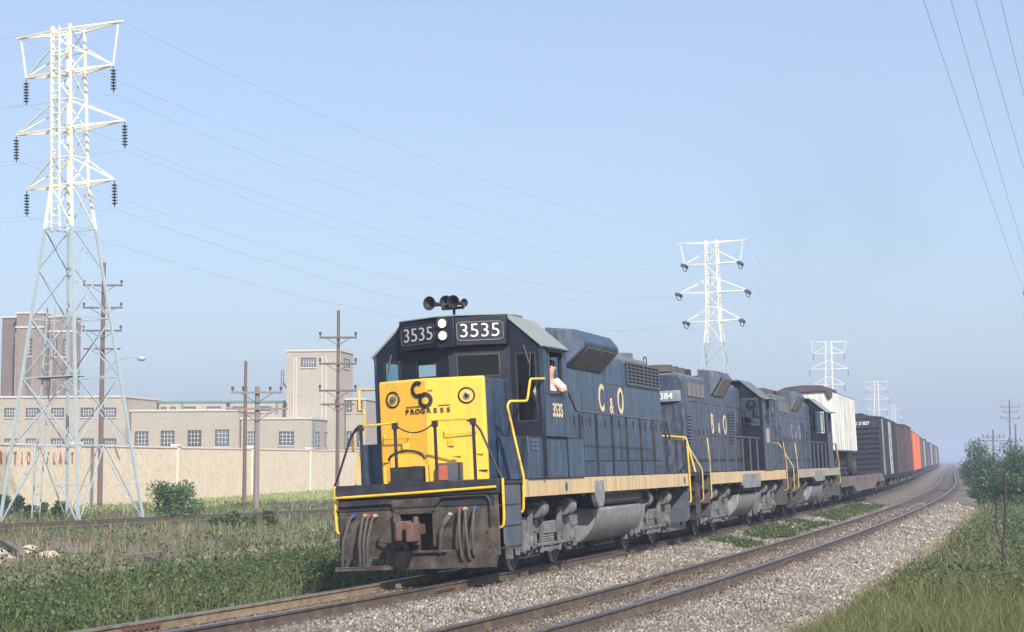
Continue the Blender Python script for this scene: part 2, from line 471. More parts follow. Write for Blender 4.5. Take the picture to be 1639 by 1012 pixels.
# ------------------------------------------------------------------ the two running lines
CF = (-7.765, 34.8714643, -5.10884684, .80011179)
LEAN = .05                                     # cant of the curve: the rail on the inside (left) is lower
def X2(Y):
    """X of the right-hand line's centre at depth Y"""
    Y = np.asarray(Y, float)
    y = np.minimum(Y, 250) / 100
    b = CF[0] + CF[1] * y + CF[2] * y * y + CF[3] * y ** 3
    e = np.maximum(Y - 250, 0)
    return b + .2465 * e - .00001 * e * e - .0024 * np.maximum(0, 32 - Y) ** 2 * (Y > 12) - (Y <= 12) * (.96 + .096 * (12 - Y))
def S2(Y):
    return (X2(np.asarray(Y) + .05) - X2(np.asarray(Y) - .05)) / .1
def X1(Y): return X2(Y) - 4.1 * np.sqrt(1 + S2(Y) ** 2)
def lat(X, Y): return (X - X1(Y)) / np.sqrt(1 + S2(Y) ** 2)     # distance right of the left line's centre
def world_at(d, Y): return X1(Y) + d * np.sqrt(1 + S2(Y) ** 2), Y
class Line:
    """arc-length frame along a curve d metres right of the left line"""
    def __init__(s, d, y0=4., y1=900., step=.5):
        Y = np.arange(y0, y1, step)
        sl = S2(Y); n = 1 / np.sqrt(1 + sl * sl)
        off = d - 4.1
        s.P = np.stack([X2(Y) + off * n, Y - off * sl * n], 1)
        s.L = np.concatenate([[0], np.cumsum(np.hypot(*np.diff(s.P, axis=0).T))])
        s.zero = np.interp(31.5, s.P[:, 1], s.L)
    def pt(s, b):
        b = b + s.zero
        return np.array([np.interp(b, s.L, s.P[:, 0]), np.interp(b, s.L, s.P[:, 1])])
    def frame(s, b):
        p, q = s.pt(b - .5), s.pt(b + .5)
        t = (q - p) / np.linalg.norm(q - p)
        return s.pt(b), t
LINE1, LINE2 = Line(0), Line(4.1)
def ballast_z(d):
    xs = (-3.4, -2.4, -1.55, -1.3, 1.3, 1.7, 2.4, 2.8, 5.4, 5.9, 6.9, 7.6)
    zs = (-.95, -.60, -.27, -.235, -.105, -.12, -.24, -.235, -.105, -.14, -.40, -.85)
    return np.interp(d, xs, zs)
def ground_z(d, Y):
    z = np.interp(d, (-400, -46, -31, -12, -3.5, -2, 6.2, 7.2, 9, 14, 60), (-1.0, -1.0, -.66, -.6, -.56, -.62, -.75, -.5, -.52, -.45, -.4))
    return z
def gz_world(X, Y): return ground_z(lat(X, Y), Y)

# ground sheet to the horizon
dcol = np.concatenate([-np.geomspace(2500, 60, 14), np.arange(-58, -12, 2.), np.arange(-12, 16, .7), np.geomspace(16, 2500, 22)])
yrow = np.concatenate([np.linspace(-60, 18, 8), np.arange(20, 130, 1.5), np.geomspace(130, 2500, 45)])
DD, YY = np.meshgrid(dcol, yrow)
XX, _ = world_at(DD, np.clip(YY, 5, 900))
ext = np.maximum(YY - 900, 0) * .23 + np.minimum(YY - 5, 0) * .33
XX = XX + ext
ZZ = ground_z(DD, YY) + .05 * np.sin(XX * 1.3 + 1.7 * np.sin(YY * .6)) * (np.abs(DD) < 60) * (np.abs(DD - 2) > 5.5)
nr, nc = DD.shape
idx = np.arange(nr * nc).reshape(nr, nc)
quads = np.stack([idx[:-1, :-1], idx[:-1, 1:], idx[1:, 1:], idx[1:, :-1]], -1).reshape(-1, 4)
o = np_mesh('ground', np.stack([XX, YY, ZZ], -1).reshape(-1, 3), quads, 'ground', smooth=True)
o['kind'] = 'structure'
# ballast bed
dcol = np.array([-3.4, -2.9, -2.4, -2, -1.55, -1.3, -.9, -.6, 0, .6, .9, 1.3, 1.7, 2.05, 2.4, 2.8, 3.2, 3.5, 4.1, 4.7, 5.0, 5.4, 5.9, 6.4, 6.9, 7.25, 7.6])
yrow = np.concatenate([np.arange(6, 130, .8), np.geomspace(130, 890, 60)])
DD, YY = np.meshgrid(dcol, yrow)
XX, _ = world_at(DD, YY)
def stain_of(d):
    r = np.minimum.reduce([np.abs(d - q) for q in (-.75, .75, 3.35, 4.85)])
    s = np.exp(-(r / .42) ** 2)
    return np.clip(s * .85 + .35 * np.exp(-(np.minimum(np.abs(d), np.abs(d - 4.1)) / .8) ** 2), 0, 1)
nr, nc = DD.shape
idx = np.arange(nr * nc).reshape(nr, nc)
quads = np.stack([idx[:-1, :-1], idx[:-1, 1:], idx[1:, 1:], idx[1:, :-1]], -1).reshape(-1, 4)
Zb = ballast_z(DD) + .012 * RNG.standard_normal(DD.shape)
o = np_mesh('ballast_bed', np.stack([XX, YY, Zb], -1).reshape(-1, 3), quads, 'ballast_bed', attrs={'stain': stain_of(DD).ravel()}, smooth=True)
o['kind'] = 'structure'
# footpath of bare earth
dcol = np.linspace(-12.3, -9.2, 6); yrow = np.arange(16, 75, 1.)
DD, YY = np.meshgrid(dcol, yrow)
DD = DD + .5 * np.sin(YY * .31) + .25 * np.sin(YY * .9)
XX, _ = world_at(DD, YY)
nr, nc = DD.shape
idx = np.arange(nr * nc).reshape(nr, nc)
quads = np.stack([idx[:-1, :-1], idx[:-1, 1:], idx[1:, 1:], idx[1:, :-1]], -1).reshape(-1, 4)
o = np_mesh('path', np.stack([XX, YY, ground_z(DD, YY) + .06], -1).reshape(-1, 3), quads, 'dirt', smooth=True)
o['kind'] = 'structure'

# loose ballast stones
def stones(name, n, drange, yrange, size, label_stuff, power=1.0):
    Y = yrange[0] * (yrange[1] / yrange[0]) ** RNG.random(n) if power else RNG.uniform(*yrange, n)
    d = RNG.uniform(*drange, n)
    X, _ = world_at(d, Y)
    bad = np.minimum.reduce([np.abs(d - q) for q in (-.75, .75, 3.35, 4.85)]) < .075
    keep = (~bad) & (np.abs(X / Y) < .31)
    d, X, Y = d[keep], X[keep], Y[keep]
    n = len(d)
    s = size * RNG.uniform(.55, 1.25, n) * np.clip(Y / 34, .8, 2.2)
    base = np.array([(1, 0, 0), (-1, 0, 0), (0, 1, 0), (0, -1, 0), (0, 0, 1), (0, 0, -1)], float) * .72
    V = base[None] * RNG.uniform(.5, 1.0, (n, 6, 1)) + RNG.uniform(-.22, .22, (n, 6, 3))
    V = V * RNG.uniform(.7, 1.3, (n, 1, 3))
    q = RNG.standard_normal((n, 4)); q /= np.linalg.norm(q, axis=1, keepdims=True)
    w, x, y, z = q.T
    Rm = np.stack([1 - 2 * (y * y + z * z), 2 * (x * y - z * w), 2 * (x * z + y * w), 2 * (x * y + z * w), 1 - 2 * (x * x + z * z), 2 * (y * z - x * w),
                   2 * (x * z - y * w), 2 * (y * z + x * w), 1 - 2 * (x * x + y * y)], -1).reshape(n, 3, 3)
    V = np.einsum('nij,nkj->nki', Rm, V) * s[:, None, None]
    V += np.stack([X, Y, ballast_z(d) + s * .12], -1)[:, None]
    fq = np.array([(0, 2, 4), (2, 1, 4), (1, 3, 4), (3, 0, 4), (2, 0, 5), (1, 2, 5), (3, 1, 5), (0, 3, 5)])
    F = (fq[None] + 6 * np.arange(n)[:, None, None]).reshape(-1, 3)
    o = np_mesh(name, V.reshape(-1, 3), F, 'ballast_stone', attrs={'stain': np.repeat(stain_of(d), 6)})
    tag(o, label_stuff, 'ballast', kind='stuff')
stones('ballast_stones', 165000, (-2.3, 7.15), (20, 90), .058, 'loose pale crushed stone ballast lying between and beside the rails')

# ------------------------------------------------------------------ tracks
RAILP = [(-.07, -.172), (.07, -.172), (.07, -.155), (.014, -.14), (.012, -.045), (.036, -.036), (.037, -.006), (.03, 0), (-.03, 0), (-.037, -.006), (-.036, -.036), (-.012, -.045), (-.014, -.14), (-.07, -.155)]
def banked(line, b, x, z, lean=LEAN):
    p, t = line.frame(b)
    n = (t[1], -t[0])
    k = x * math.cos(lean) - z * math.sin(lean)
    return (p[0] + n[0] * k, p[1] + n[1] * k, x * math.sin(lean) + z * math.cos(lean))
def sweep_rail(line, x, b0, b1, lean=LEAN, dz=0, mats=('rail_rust', 'rail_top'), parent=None):
    bs = []
    b = b0
    while b < b1:
        bs.append(b); b += 1.2 if b < 60 else 4 if b < 150 else 12
    bs.append(b1)
    mb = MB()
    n = len(RAILP)
    V = [banked(line, b, x + px, pz + dz, lean) for b in bs for px, pz in RAILP]
    F, M = [], []
    for i in range(len(bs) - 1):
        for k in range(n):
            F.append((i * n + k, i * n + (k + 1) % n, (i + 1) * n + (k + 1) % n, (i + 1) * n + k))
            M.append(1 if k in (6, 7, 8) else 0)
    mb.v, mb.f, mb.m = V, F, M
    return mb.build('rail', mats, parent, smooth=50)
def tie_mesh():
    mb = MB().box(-1.3, 1.3, -.115, .115, -.18, 0)
    mb.box(.62, .88, -.09, .09, .0, .012).box(-.88, -.62, -.09, .09, .0, .012)
    o = mb.build('tie', 'tie_wood', None)
    me = o.data
    bpy.data.objects.remove(o)
    return me
TIE = tie_mesh()
def make_track(line, label, b0=-14, joints=()):
    t = thing('railway_track', label, 'railway track')
    for x in (-.752, .752):
        sweep_rail(line, x, b0, 420, parent=t, mats=('rail_rust_lit' if (line is LINE1 and x < 0) else 'rail_rust', 'rail_top'))
    far = MB()
    b, k = b0, 0
    while b < 260:
        p, tv = line.frame(b)
        th = math.atan2(tv[0], tv[1])
        if k < 148:
            c = banked(line, b, random.uniform(-.03, .03), -.183 + random.uniform(-.012, .012))
            inst('tie', TIE, t, c, (0, -LEAN, -th + random.uniform(-.03, .03)))
        else:
            a0, a1 = banked(line, b, -1.3, -.26), banked(line, b, 1.3, -.26)
            far.bar(a0, a1, .23, .16)
        b += .54; k += 1
    f = far.build('far_ties', 'tie_wood', t)
    f['kind'] = 'stuff'
    for x, b, side in joints:
        j = MB()
        for s in (-1, 1):
            j.bar(banked(line, b - .46, x + s * .026, -.09), banked(line, b + .46, x + s * .026, -.09), .028, .085)
            for q in (-.36, -.22, -.08, .08, .22, .36):
                j.cyl(banked(line, b + q, x + s * .03, -.09), banked(line, b + q, x + s * .075, -.09), .02, 8)
        j.build('joint_bar', 'coupler_rust', t)
    return t
make_track(LINE1, 'left running line of rusty rails under the freight train', joints=((-.752, -8.0, 1), (.752, -.9, 1), (.752, 10.9, 1), (-.752, 3.9, 1), (.752, 22.8, 1)))
make_track(LINE2, 'empty right running line of steel rails beside the train', joints=((-.752, 2.0, 1), (.752, 8, 1)))
# disused siding in the weeds
class Straight:
    def __init__(s, p, q):
        s.p, s.t = np.array(p, float), np.array(q, float) - np.array(p, float)
        s.len = np.linalg.norm(s.t); s.t /= s.len
    def pt(s, b): return s.p + s.t * b
    def frame(s, b): return s.pt(b), s.t
SID = Straight((-27., 53.), (-5., 95.))
sid = thing('railway_track', 'disused rusty siding half buried in weeds below the pylon', 'railway track')
for x in (-.752, .752):
    sweep_rail(SID, x, 0, 60, 0, -.34, ('old_rail', 'old_rail'), sid)
b = .5
while b < 60:
    p, tv = SID.frame(b)
    inst('tie', TIE, sid, (p[0] + random.uniform(-.1, .1), p[1], -.53), (0, 0, -math.atan2(tv[0], tv[1]) + random.uniform(-.06, .06)))
    b += .62

# ------------------------------------------------------------------ locomotive building blocks   (local x: right as seen, y: towards the tail, z: up from the rail)
def place(b0, span, zlift=0):
    p, _ = LINE1.frame(b0)
    q, _ = LINE1.frame(b0 + span)
    th = math.atan2(q[0] - p[0], q[1] - p[1])
    return (float(p[0]), float(p[1]), zlift), (0, -LEAN, -th)
def wheelset(parent, y, r, m='wheel_steel'):
    for s in (-1, 1):
        w = MB().lathe([(0, r * .35), (0, r * .42), (.02, r * .84), (.0, r * .86), (-.005, r), (.10, r + .004), (.115, r + .03), (.14, r + .03), (.14, r * .3)], (s * .83, y, r), (-s, 0, 0), 24)
        w.build('wheel', m, parent, smooth=30)
def blomberg(parent, yc, m='truck_dust', w=1.37):
    wheelset(parent, yc - w, .508)
    wheelset(parent, yc + w, .508)
    for s in (-1, 1):
        x0, x1 = (s * 1.02, s * 1.16)
        P = [(-2.15, .74), (-2.15, .92), (-1.75, .98), (-.85, .98), (-.6, .86), (.6, .86), (.85, .98), (1.75, .98), (2.15, .92), (2.15, .74), (1.75, .70), (1.68, .34), (1.5, .30), (1.46, .62), (1.28, .62), (1.24, .30), (1.06, .34), (.95, .70), (.5, .62), (-.5, .62), (-.95, .70), (-1.06, .34), (-1.24, .30), (-1.28, .62), (-1.46, .62), (-1.5, .30), (-1.68, .34), (-1.75, .70)]
        MB().prism([(yc + a, b) for a, b in P], 'x', min(x0, x1), max(x0, x1)).build('side_frame', m, parent, bevel=.015)
        for k in (-w, w):
            jb = MB().box(min(s * 1.0, s * 1.22), max(s * 1.0, s * 1.22), yc + k - .15, yc + k + .15, .36, .68)
            jb.cyl((s * 1.22, yc + k, .51), (s * 1.28, yc + k, .51), .135, 14)
            jb.cyl((s * 1.28, yc + k, .51), (s * 1.30, yc + k, .51), .06, 8)
            jb.build('journal_box', m, parent, bevel=.02)
            for q in (-.62, .62):
                bs_ = MB().box(min(s * .93, s * 1.04), max(s * .93, s * 1.04), yc + k + q - .07, yc + k + q + .07, .24, .62)
                bs_.bar((s * 1.1, yc + k + q, .95), (s * 1.13, yc + k + q * .9, .3), .05, .08)
                bs_.build('brake_shoe', m, parent, bevel=.01)
            c = MB().lathe([(0, .03), (0, .12), (.05, .17), (.34, .19), (.40, .15), (.46, .15), (.46, .02)], (s * 1.24, yc + k * .72 + .3, 1.12), (0, -1, -.05), 16)
            c.cyl((s * 1.24, yc + k * .72 - .16, 1.1), (s * 1.24, yc + k * .72 - .42, 1.04), .035, 8)
            c.bar((s * 1.24, yc + k * .72 - .42, 1.12), (s * 1.2, yc + k * .72 - .40, .55), .05, .09)
            c.build('brake_cylinder', m, parent)
        sp = MB()
        for q in (-.3, -.1, .1, .3):
            sp.tube([(s * 1.1 + .07 * math.cos(t * .9), yc + q + .07 * math.sin(t * .9), .42 + t * .0062) for t in range(30)], .018, 5)
        sp.build('spring', m, parent)
        h = MB().box(min(s * .95, s * 1.2), max(s * .95, s * 1.2), yc - .55, yc + .55, .30, .38)
        for q in (-.58, .58):
            h.bar((s * 1.19, yc + q, .92), (s * 1.19, yc + q * 1.05, .28), .07, .06)
        h.bar((s * 1.22, yc - 1.5, .44), (s * 1.22, yc + 1.5, .44), .03, .06)
        h.build('spring_plank', m, parent, bevel=.01)
    MB().box(-1.0, 1.0, yc - .3, yc + .3, .6, 1.0).box(-.6, .6, yc - 1.9, yc + 1.9, .45, .85).build('bolster', 'truck_dark', parent)
def coupler(parent, y, d, m='coupler_rust'):
    """d = -1 towards the viewer"""
    c = MB().box(-.10, .10, min(y, y + d * .5), max(y, y + d * .5), .80, .98)
    P = [(-.13, .40), (-.20, .52), (-.22, .72), (-.15, .78), (-.08, .70), (-.02, .60), (.06, .58), (.10, .50), (.13, .40)]
    c.prism([(a, y + d * b) for a, b in P], 'z', .72, 1.05)
    c.prism([(.03, y + d * .56), (.10, y + d * .50), (.20, y + d * .54), (.22, y + d * .70), (.16, y + d * .84), (.05, y + d * .86), (.02, y + d * .78), (.10, y + d * .72)], 'z', .70, 1.02)
    c.cyl((.15, y + d * .62, .64), (.15, y + d * .62, 1.12), .05, 10)
    c.build('coupler', m, parent, bevel=.025)
    MB().bar((-.16, y + d * .5, .74), (-.04, y + d * .6, .60), .06, .07).build('lock_lever', m, parent)
def hoses(parent, y, d, spec):
    for x, zt, zb, bow, mcap in spec:
        h = MB().tube([(x, y + d * .02, zt), (x + bow * .2, y + d * .12, zt - .03), (x + bow * .7, y + d * .2, (zt + zb) / 2), (x + bow, y + d * .12, zb), (x + bow, y + d * .04, zb - .04)], .028, 8)
        h = h.build('hose', 'hose_rubber', parent)
        MB().cyl((x, y + d * .0, zt), (x, y + d * .09, zt + .01), .032, 10).build('hose_valve', mcap, h)
def grid_grille(parent, x, y0, y1, z0, z1, ny, nz, name='radiator_grille', m='grille_bar'):
    g_ = MB().box(x - .03, x + .005, y0, y1, z0, z1).build(name, 'grille_dark', parent)
    f = MB()
    for i in range(ny + 1):
        y = y0 + (y1 - y0) * i / ny
        wd = .035 if i % (ny // 2) == 0 else .012
        f.box(x + .006, x + .03, y - wd, y + wd, z0, z1)
    f.box(x + .006, x + .031, y0, y1, z0 - .03, z0 + .02).box(x + .006, x + .031, y0, y1, z1 - .02, z1 + .03)
    f.build('grille_frame', m, g_)
    for j in range(1, nz):
        z = z0 + (z1 - z0) * j / nz
        MB().box(x + .008, x + .026, y0, y1, z - .016, z + .012).build('slat', m, g_)
def louvre(parent, x, y0, y1, z0, z1, n, m, name='louvre', dirx=1):
    l = MB().box(x - .02, x + .004 * dirx, y0, y1, z0, z1).build(name, 'grille_dark', parent)
    for i in range(n):
        z = z0 + (z1 - z0) * (i + .5) / n
        h = (z1 - z0) / n
        MB().prism([(x, z - h * .4), (x + .035 * dirx, z - h * .42), (x, z + h * .32)], 'y', y0, y1).build('slat', m, l)
def rail_post(parent, p, h, m, base=True):
    mb = MB().bar(p, (p[0], p[1], p[2] + h), .035, .05)
    mb.box(p[0] - .045, p[0] + .045, p[1] - .045, p[1] + .045, p[2] + h - .09, p[2] + h + .02)
    mb.build('handrail_post', m, parent)
def underframe(t, L_, y0, y1, stripe='cream_stripe', band=(1.35, 1.655)):
    MB().box(-.75, .75, .3, L_ - .3, 1.0, 1.42).box(-1.45, 1.45, 1.3, L_ - 1.3, 1.42, 1.60).build('underframe', 'frame_black', t)
    MB().box(-1.555, 1.555, .03, L_ - .03, 1.605, 1.66).build('walkway', 'platform_black', t)
    for s in (-1, 1):
        a, b_ = sorted((s * 1.50, s * 1.562))
        MB().box(a, b_, y0, y1, band[0], band[1] + .008).build('side_sill', stripe, t, bevel=.008)
def step_well(t, y, d, m='step_blue', treads=True):
    """y = end plate, d=+1 going inwards"""
    for s in (-1, 1):
        a, b_ = sorted((s * 1.0, s * 1.53))
        ya, yb = sorted((y + d * 1.08, y + d * 1.12))
        MB().prism([(s * .95, 1.60), (s * 1.53, 1.60), (s * 1.53, .58), (s * 1.46, .48), (s * 1.05, .48), (s * .95, .6)], 'y', ya, yb).build('step_bulkhead', m, t)
        for z in (.50, .86, 1.22):
            ya, yb = sorted((y + d * .06, y + d * 1.07))
            MB().box(a, b_, ya, yb, z, z + .035).build('step', 'platform_black', t)

# ------------------------------------------------------------------ leading locomotive
LL = 16.5
loc_, rot_ = place(0, 15)
lead = thing('locomotive', 'dark blue diesel locomotive with yellow nose and lit headlights leading the train', 'locomotive', loc_, rot_)
underframe(lead, LL, 1.3, 15.3)
# front end: plate, platform edge, footboards, coupler pocket
e = MB().box(-1.47, -.30, 0, .04, .40, 1.44).box(.30, 1.47, 0, .04, .40, 1.44).box(-.30, .30, 0, .04, 1.18, 1.44)
e.box(-.30, .30, .35, .40, .45, 1.2)
e.build('pilot_plate', 'pilot_dusty', lead, bevel=.01)
MB().box(-1.5, 1.5, -.03, .06, 1.45, 1.70).build('platform_edge', 'platform_black', lead, bevel=.012)
MB().box(-1.47, -.48, -.02, -.003, 1.25, 1.43).build('pilot_band', 'platform_black', lead)
MB().box(.42, 1.4, -.02, -.003, 1.27, 1.43).build('pilot_band', 'platform_black', lead)
for sx in (-1, 1):
    MB().prism([(sx * .30, 1.2), (sx * .42, 1.2), (sx * .42, .55), (sx * .30, .6)], 'y', -.10, .38).build('coupler_pocket', 'pilot_dusty', lead)
MB().box(-.40, .40, -.10, .35, 1.15, 1.24).build('pocket_top', 'pilot_dusty', lead, bevel=.02)
MB().box(-1.45, -.42, -.34, -.02, .22, .27).box(-1.45, -.42, -.33, -.30, .27, .30).build('footboard', 'pilot_dusty', lead, bevel=.01)
MB().box(-.42, 1.42, -.10, -.04, .20, .52).box(-.1, .55, -.16, -.10, .48, .53).build('pilot_board', 'pilot_dusty', lead, bevel=.012)
for x in (-1.3, -.9, -.55, .2, .75, 1.25):
    MB().bar((x, -.02, .42), (x, -.2 if x < 0 else -.07, .24), .06, .05).build('footboard_bracket', 'pilot_dusty', lead)
coupler(lead, .1, -1)
hoses(lead, -.02, -1, [(-1.17, 1.16, .30, -.22, 'hose_blue'), (-.95, 1.16, .30, -.10, 'hose_gold'), (-.86, 1.16, .28, -.12, 'hose_red'), (-.76, 1.15, .30, -.16, 'hose_white'), (.62, 1.12, .48, -.20, 'hose_white'), (.80, 1.20, .36, .02, 'hose_red'), (.90, 1.20, .36, .06, 'hose_white'), (1.08, 1.21, .42, -.04, 'hose_blue')])
MB().tube([(.40, -.06, .62), (.44, -.14, .82), (.55, -.2, 1.0), (.62, -.12, 1.1)], .05, 8).build('air_hose', 'hose_rubber', lead)
MB().tube([(-.55, -.04, 1.08), (-.62, -.1, .9), (-.72, -.1, .72), (-.5, -.12, .66)], .02, 6).build('grab_iron', 'frame_black', lead)
bl = MB()
for x, z in ((-1.3, .9), (-1.05, .7), (-.65, .95), (-.6, .62), (.55, .7), (.66, .85), (.98, .95), (1.0, .6), (1.25, .8), (1.3, .55), (-1.36, .55)):
    bl.cyl((x, .0, z), (x, -.012, z), .022, 8)
bl.build('bolt', 'frame_black', lead)
# uncoupling lever and its dark twin below
MB().tube([(-1.52, -.06, 1.49), (0, -.075, 1.52), (1.46, -.06, 1.56)], .023, 8).build('uncoupling_lever', 'rail_yellow', lead)
MB().tube([(-1.46, -.05, 1.34), (-.45, -.06, 1.36), (-.38, -.09, 1.28), (.36, -.09, 1.28), (.45, -.06, 1.42), (1.28, -.05, 1.42), (1.34, -.05, 1.32), (1.34, -.04, .92)], .022, 8).build('lever_rod', 'frame_black', lead)
step_well(lead, 0, 1); step_well(lead, LL, -1)
for s in (-1, 1):
    MB().prism([(.10, 1.60), (1.07, 1.60), (1.07, .56), (.98, .47), (.20, .47), (.10, .58)], 'x', *sorted((s * 1.50, s * 1.528))).build('step_side_plate', 'step_blue', lead, bevel=.01)
# corner handrails
for s in (-1, 1):
    MB().tube([(s * 1.44, .05, .86), (s * 1.53, .04, .88), (s * 1.55, .04, 1.05), (s * 1.555, .04, 1.70)], .024, 8).build('corner_handrail', 'rail_yellow', lead)
    MB().tube([(s * 1.555, .04, 1.70), (s * 1.5, .04, 1.80), (s * 1.2, .02, 2.55), (s * 1.08, .0, 2.70), (s * .98, 0, 2.72)], .022, 8).build('handrail', 'frame_black' if s < 0 else 'platform_black', lead)
hr = [(1.35, 1.14, 1.04), (1.56, 1.14, 1.10), (1.60, 1.13, 1.7), (1.36, 1.12, 2.98), (1.40, 1.14, 3.06), (1.62, 1.5, 3.06), (1.66, 1.62, 3.46), (1.68, 2.45, 3.50)]
for s in (-1, 1):
    MB().tube([(s * x, y, z) for x, y, z in hr], .022, 8).build('cab_handrail', 'rail_yellow', lead)
# front handrail
for x in (-1.0, -.36, .38, 1.08):
    rail_post(lead, (x, .01, 1.68), 1.05, 'platform_black')
MB().tube([(-1.28, .3, 2.3), (-1.2, .1, 2.6), (-1.0, .01, 2.72), (-.36, .01, 2.75)], .02, 8).build('front_handrail', 'rail_yellow', lead)
MB().tube([(.38, .01, 2.76), (1.08, .01, 2.74)], .02, 8).build('front_handrail', 'rail_yellow', lead)
MB().tube([(-.36 + .74 * i / 10, 0, 2.72 - .16 * (1 - ((i - 5) / 5) ** 2)) for i in range(11)], .014, 6).build('safety_chain', 'frame_black', lead)
# nose: shallow V front, rounded edges
NB, NT = 1.67, 3.53
n_ = MB()
n_.prism([(-1.0, .97), (-1.0, 2.5), (1.0, 2.5), (1.0, .97), (0, .67)], 'z', NB, NT)
n_.build('nose', 'blue_paint', lead, bevel=.07, seg=5, smooth=25)
def v_y(x): return .65 + .30 * abs(x)
vs = [(-1.008, .945), (0, .643), (1.008, .945), (1.008, 1.03), (-1.008, 1.03)]
nf = MB().prism(vs, 'z', NB + .01, NT + .008)
nf.build('nose_front', 'yellow_paint', lead, bevel=.075, seg=5, smooth=25)
# drop step, number plates of the nose, lamp rings, emblem
MB().prism([(-.60, 1.68), (.06, 1.68), (.06, 1.98), (-.60, 1.98)], 'y', .30, .36).build('drop_step', 'platform_black', lead, bevel=.01)
arc = [(-.60, 1.99), (.06, 1.99), (.06, 2.10)] + [(-.27 + .33 * math.cos(a), 2.10 + .13 * math.sin(a)) for a in [math.pi * i / 12 for i in range(13)]] + [(-.60, 2.10)]
MB().prism(arc, 'y', .315, .345).build('drop_step_back', 'yellow_paint', lead)
MB().tube([(-.62, .30, 2.10)] + [(-.27 + .34 * math.cos(a), .30, 2.11 + .15 * math.sin(a)) for a in [math.pi - math.pi * i / 12 for i in range(13)]], .022, 6).build('drop_step_rim', 'platform_black', lead)
for x in (-.66, .12):
    MB().bar((x, .25, 1.68), (x, .25, 2.0), .07, .05).build('hinge_post', 'yellow_paint', lead)
MB().box(.20, .62, .52, .72, 1.68, 2.02).build('sand_box', 'step_blue', lead, bevel=.01)
MB().box(.22, .40, .50, .518, 1.72, 1.98).build('red_marker', 'red_flag', lead)
MB().tube([(.30, v_y(.3) - .03, 2.60), (.33, v_y(.3) - .08, 2.52), (.85, v_y(.85) - .08, 2.54), (.88, v_y(.88) - .02, 2.64)], .012, 6).build('grab_iron', 'yellow_paint', lead)
MB().tube([(-.9, v_y(.9) - .02, 2.58), (-.88, v_y(.9) - .1, 2.50), (-.35, v_y(.35) - .1, 2.50), (-.33, v_y(.3) - .02, 2.62)], .012, 6).build('grab_iron', 'yellow_paint', lead)
for x, z in ((.40, 2.38), (-.46, 2.36)):
    MB().box(x - .06, x + .06, v_y(x) - .045, v_y(x), z - .07, z + .07).build('latch', 'yellow_paint', lead, bevel=.01)
for x, z in ((.48, 2.14), (.86, 2.16), (.92, 1.86), (-.85, 2.1)):
    MB().box(x - .09, x + .09, v_y(x) - .03, v_y(x), z - .012, z + .012).build('hinge', 'black_print' if x > .9 else 'yellow_paint', lead)
for s in (-1, 1):
    x, z = s * .70, 3.20
    nv = Vector((s * .30, -1, 0)).normalized()
    c = Vector((x, v_y(x) - .015, z))
    ring = MB().tube([c + Vector((math.cos(a) * .135, math.cos(a) * .0405 * s, math.sin(a) * .135)) for a in [2 * math.pi * i / 24 for i in range(24)]], .016, 6, closed=True)
    cl = ring.build('class_lamp', 'black_print', lead)
    MB().lathe([(0, .03), (0, .07), (.015, .065), (.02, .02)], c, nv, 16).build('lamp_rim', 'chrome', cl)
    MB().lathe([(.016, .045), (.03, .04), (.04, .01)], c, nv, 14).build('lens', 'board_black' if s > 0 else 'window_glass', cl)
def ring_print(name, cx, cz, ro, ri, a0, a1, m, parent, sy=1.0):
    mb = MB()
    K = 26
    for i in range(K):
        t0, t1 = a0 + (a1 - a0) * i / K, a0 + (a1 - a0) * (i + 1) / K
        q = []
        for t, r in ((t0, ri), (t1, ri), (t1, ro), (t0, ro)):
            x = cx + math.cos(t) * r
            q.append((x, v_y(x) - .026, cz + math.sin(t) * r * sy))
        mb.add(q, [(0, 1, 2, 3)])
    return mb.build(name, m, parent, smooth=0)
ring_print('emblem_letter_c', -.16, 3.345, .138, .074, R(48), R(312), 'black_print', lead, 1.1)
ring_print('emblem_letter_o', -.01, 3.145, .138, .068, 0, 2 * math.pi, 'black_print', lead, 1.05)
for i, ch in enumerate('PROGRESS'):
    x = -.40 + i * .112
    sg = .30 if x > 0 else -.30
    text_mesh('nose_lettering', ch, .115, (x, v_y(x) - .022, 2.955), (1, sg, 0), (0, 0, 1), 'black_print', lead, depth=.002, fat=.003, xs=1.2)
text_mesh('nose_lettering', 'FOR', .055, (.08, v_y(.08) - .02, 3.31), (1, .3, 0), (0, 0, 1), 'black_print', lead, depth=.002)
for xa, xb in ((-.42, -.10), (.22, .42)):
    MB().bar((xa, v_y(xa) - .022, 3.045), (xb, v_y(xb) - .022, 3.045), .006, .012).build('nose_lettering', 'black_print', lead)
# low equipment boxes beside nose and cab
for s in (-1, 1):
    a, b_ = sorted((s * 1.02, s * 1.60))
    MB().box(a, b_, 1.5, 5.3, 1.67, 2.44).build('battery_box', 'blue_paint', lead, bevel=.012)
    for k in range(3):
        MB().prism([(s * 1.601, 2.19 + k * .075), (s * 1.622, 2.19 + k * .075), (s * 1.601, 2.24 + k * .075)], 'y', 1.68, 1.86).build('louvre', 'grille_bar', lead)
        MB().prism([(s * 1.601, 2.19 + k * .075), (s * 1.622, 2.19 + k * .075), (s * 1.601, 2.24 + k * .075)], 'y', 1.90, 2.08).build('louvre', 'grille_bar', lead)
    MB().bar((s * 1.605, 1.52, 2.43), (s * 1.605, 5.28, 2.43), .012, .02).build('seam', 'frame_black', lead)
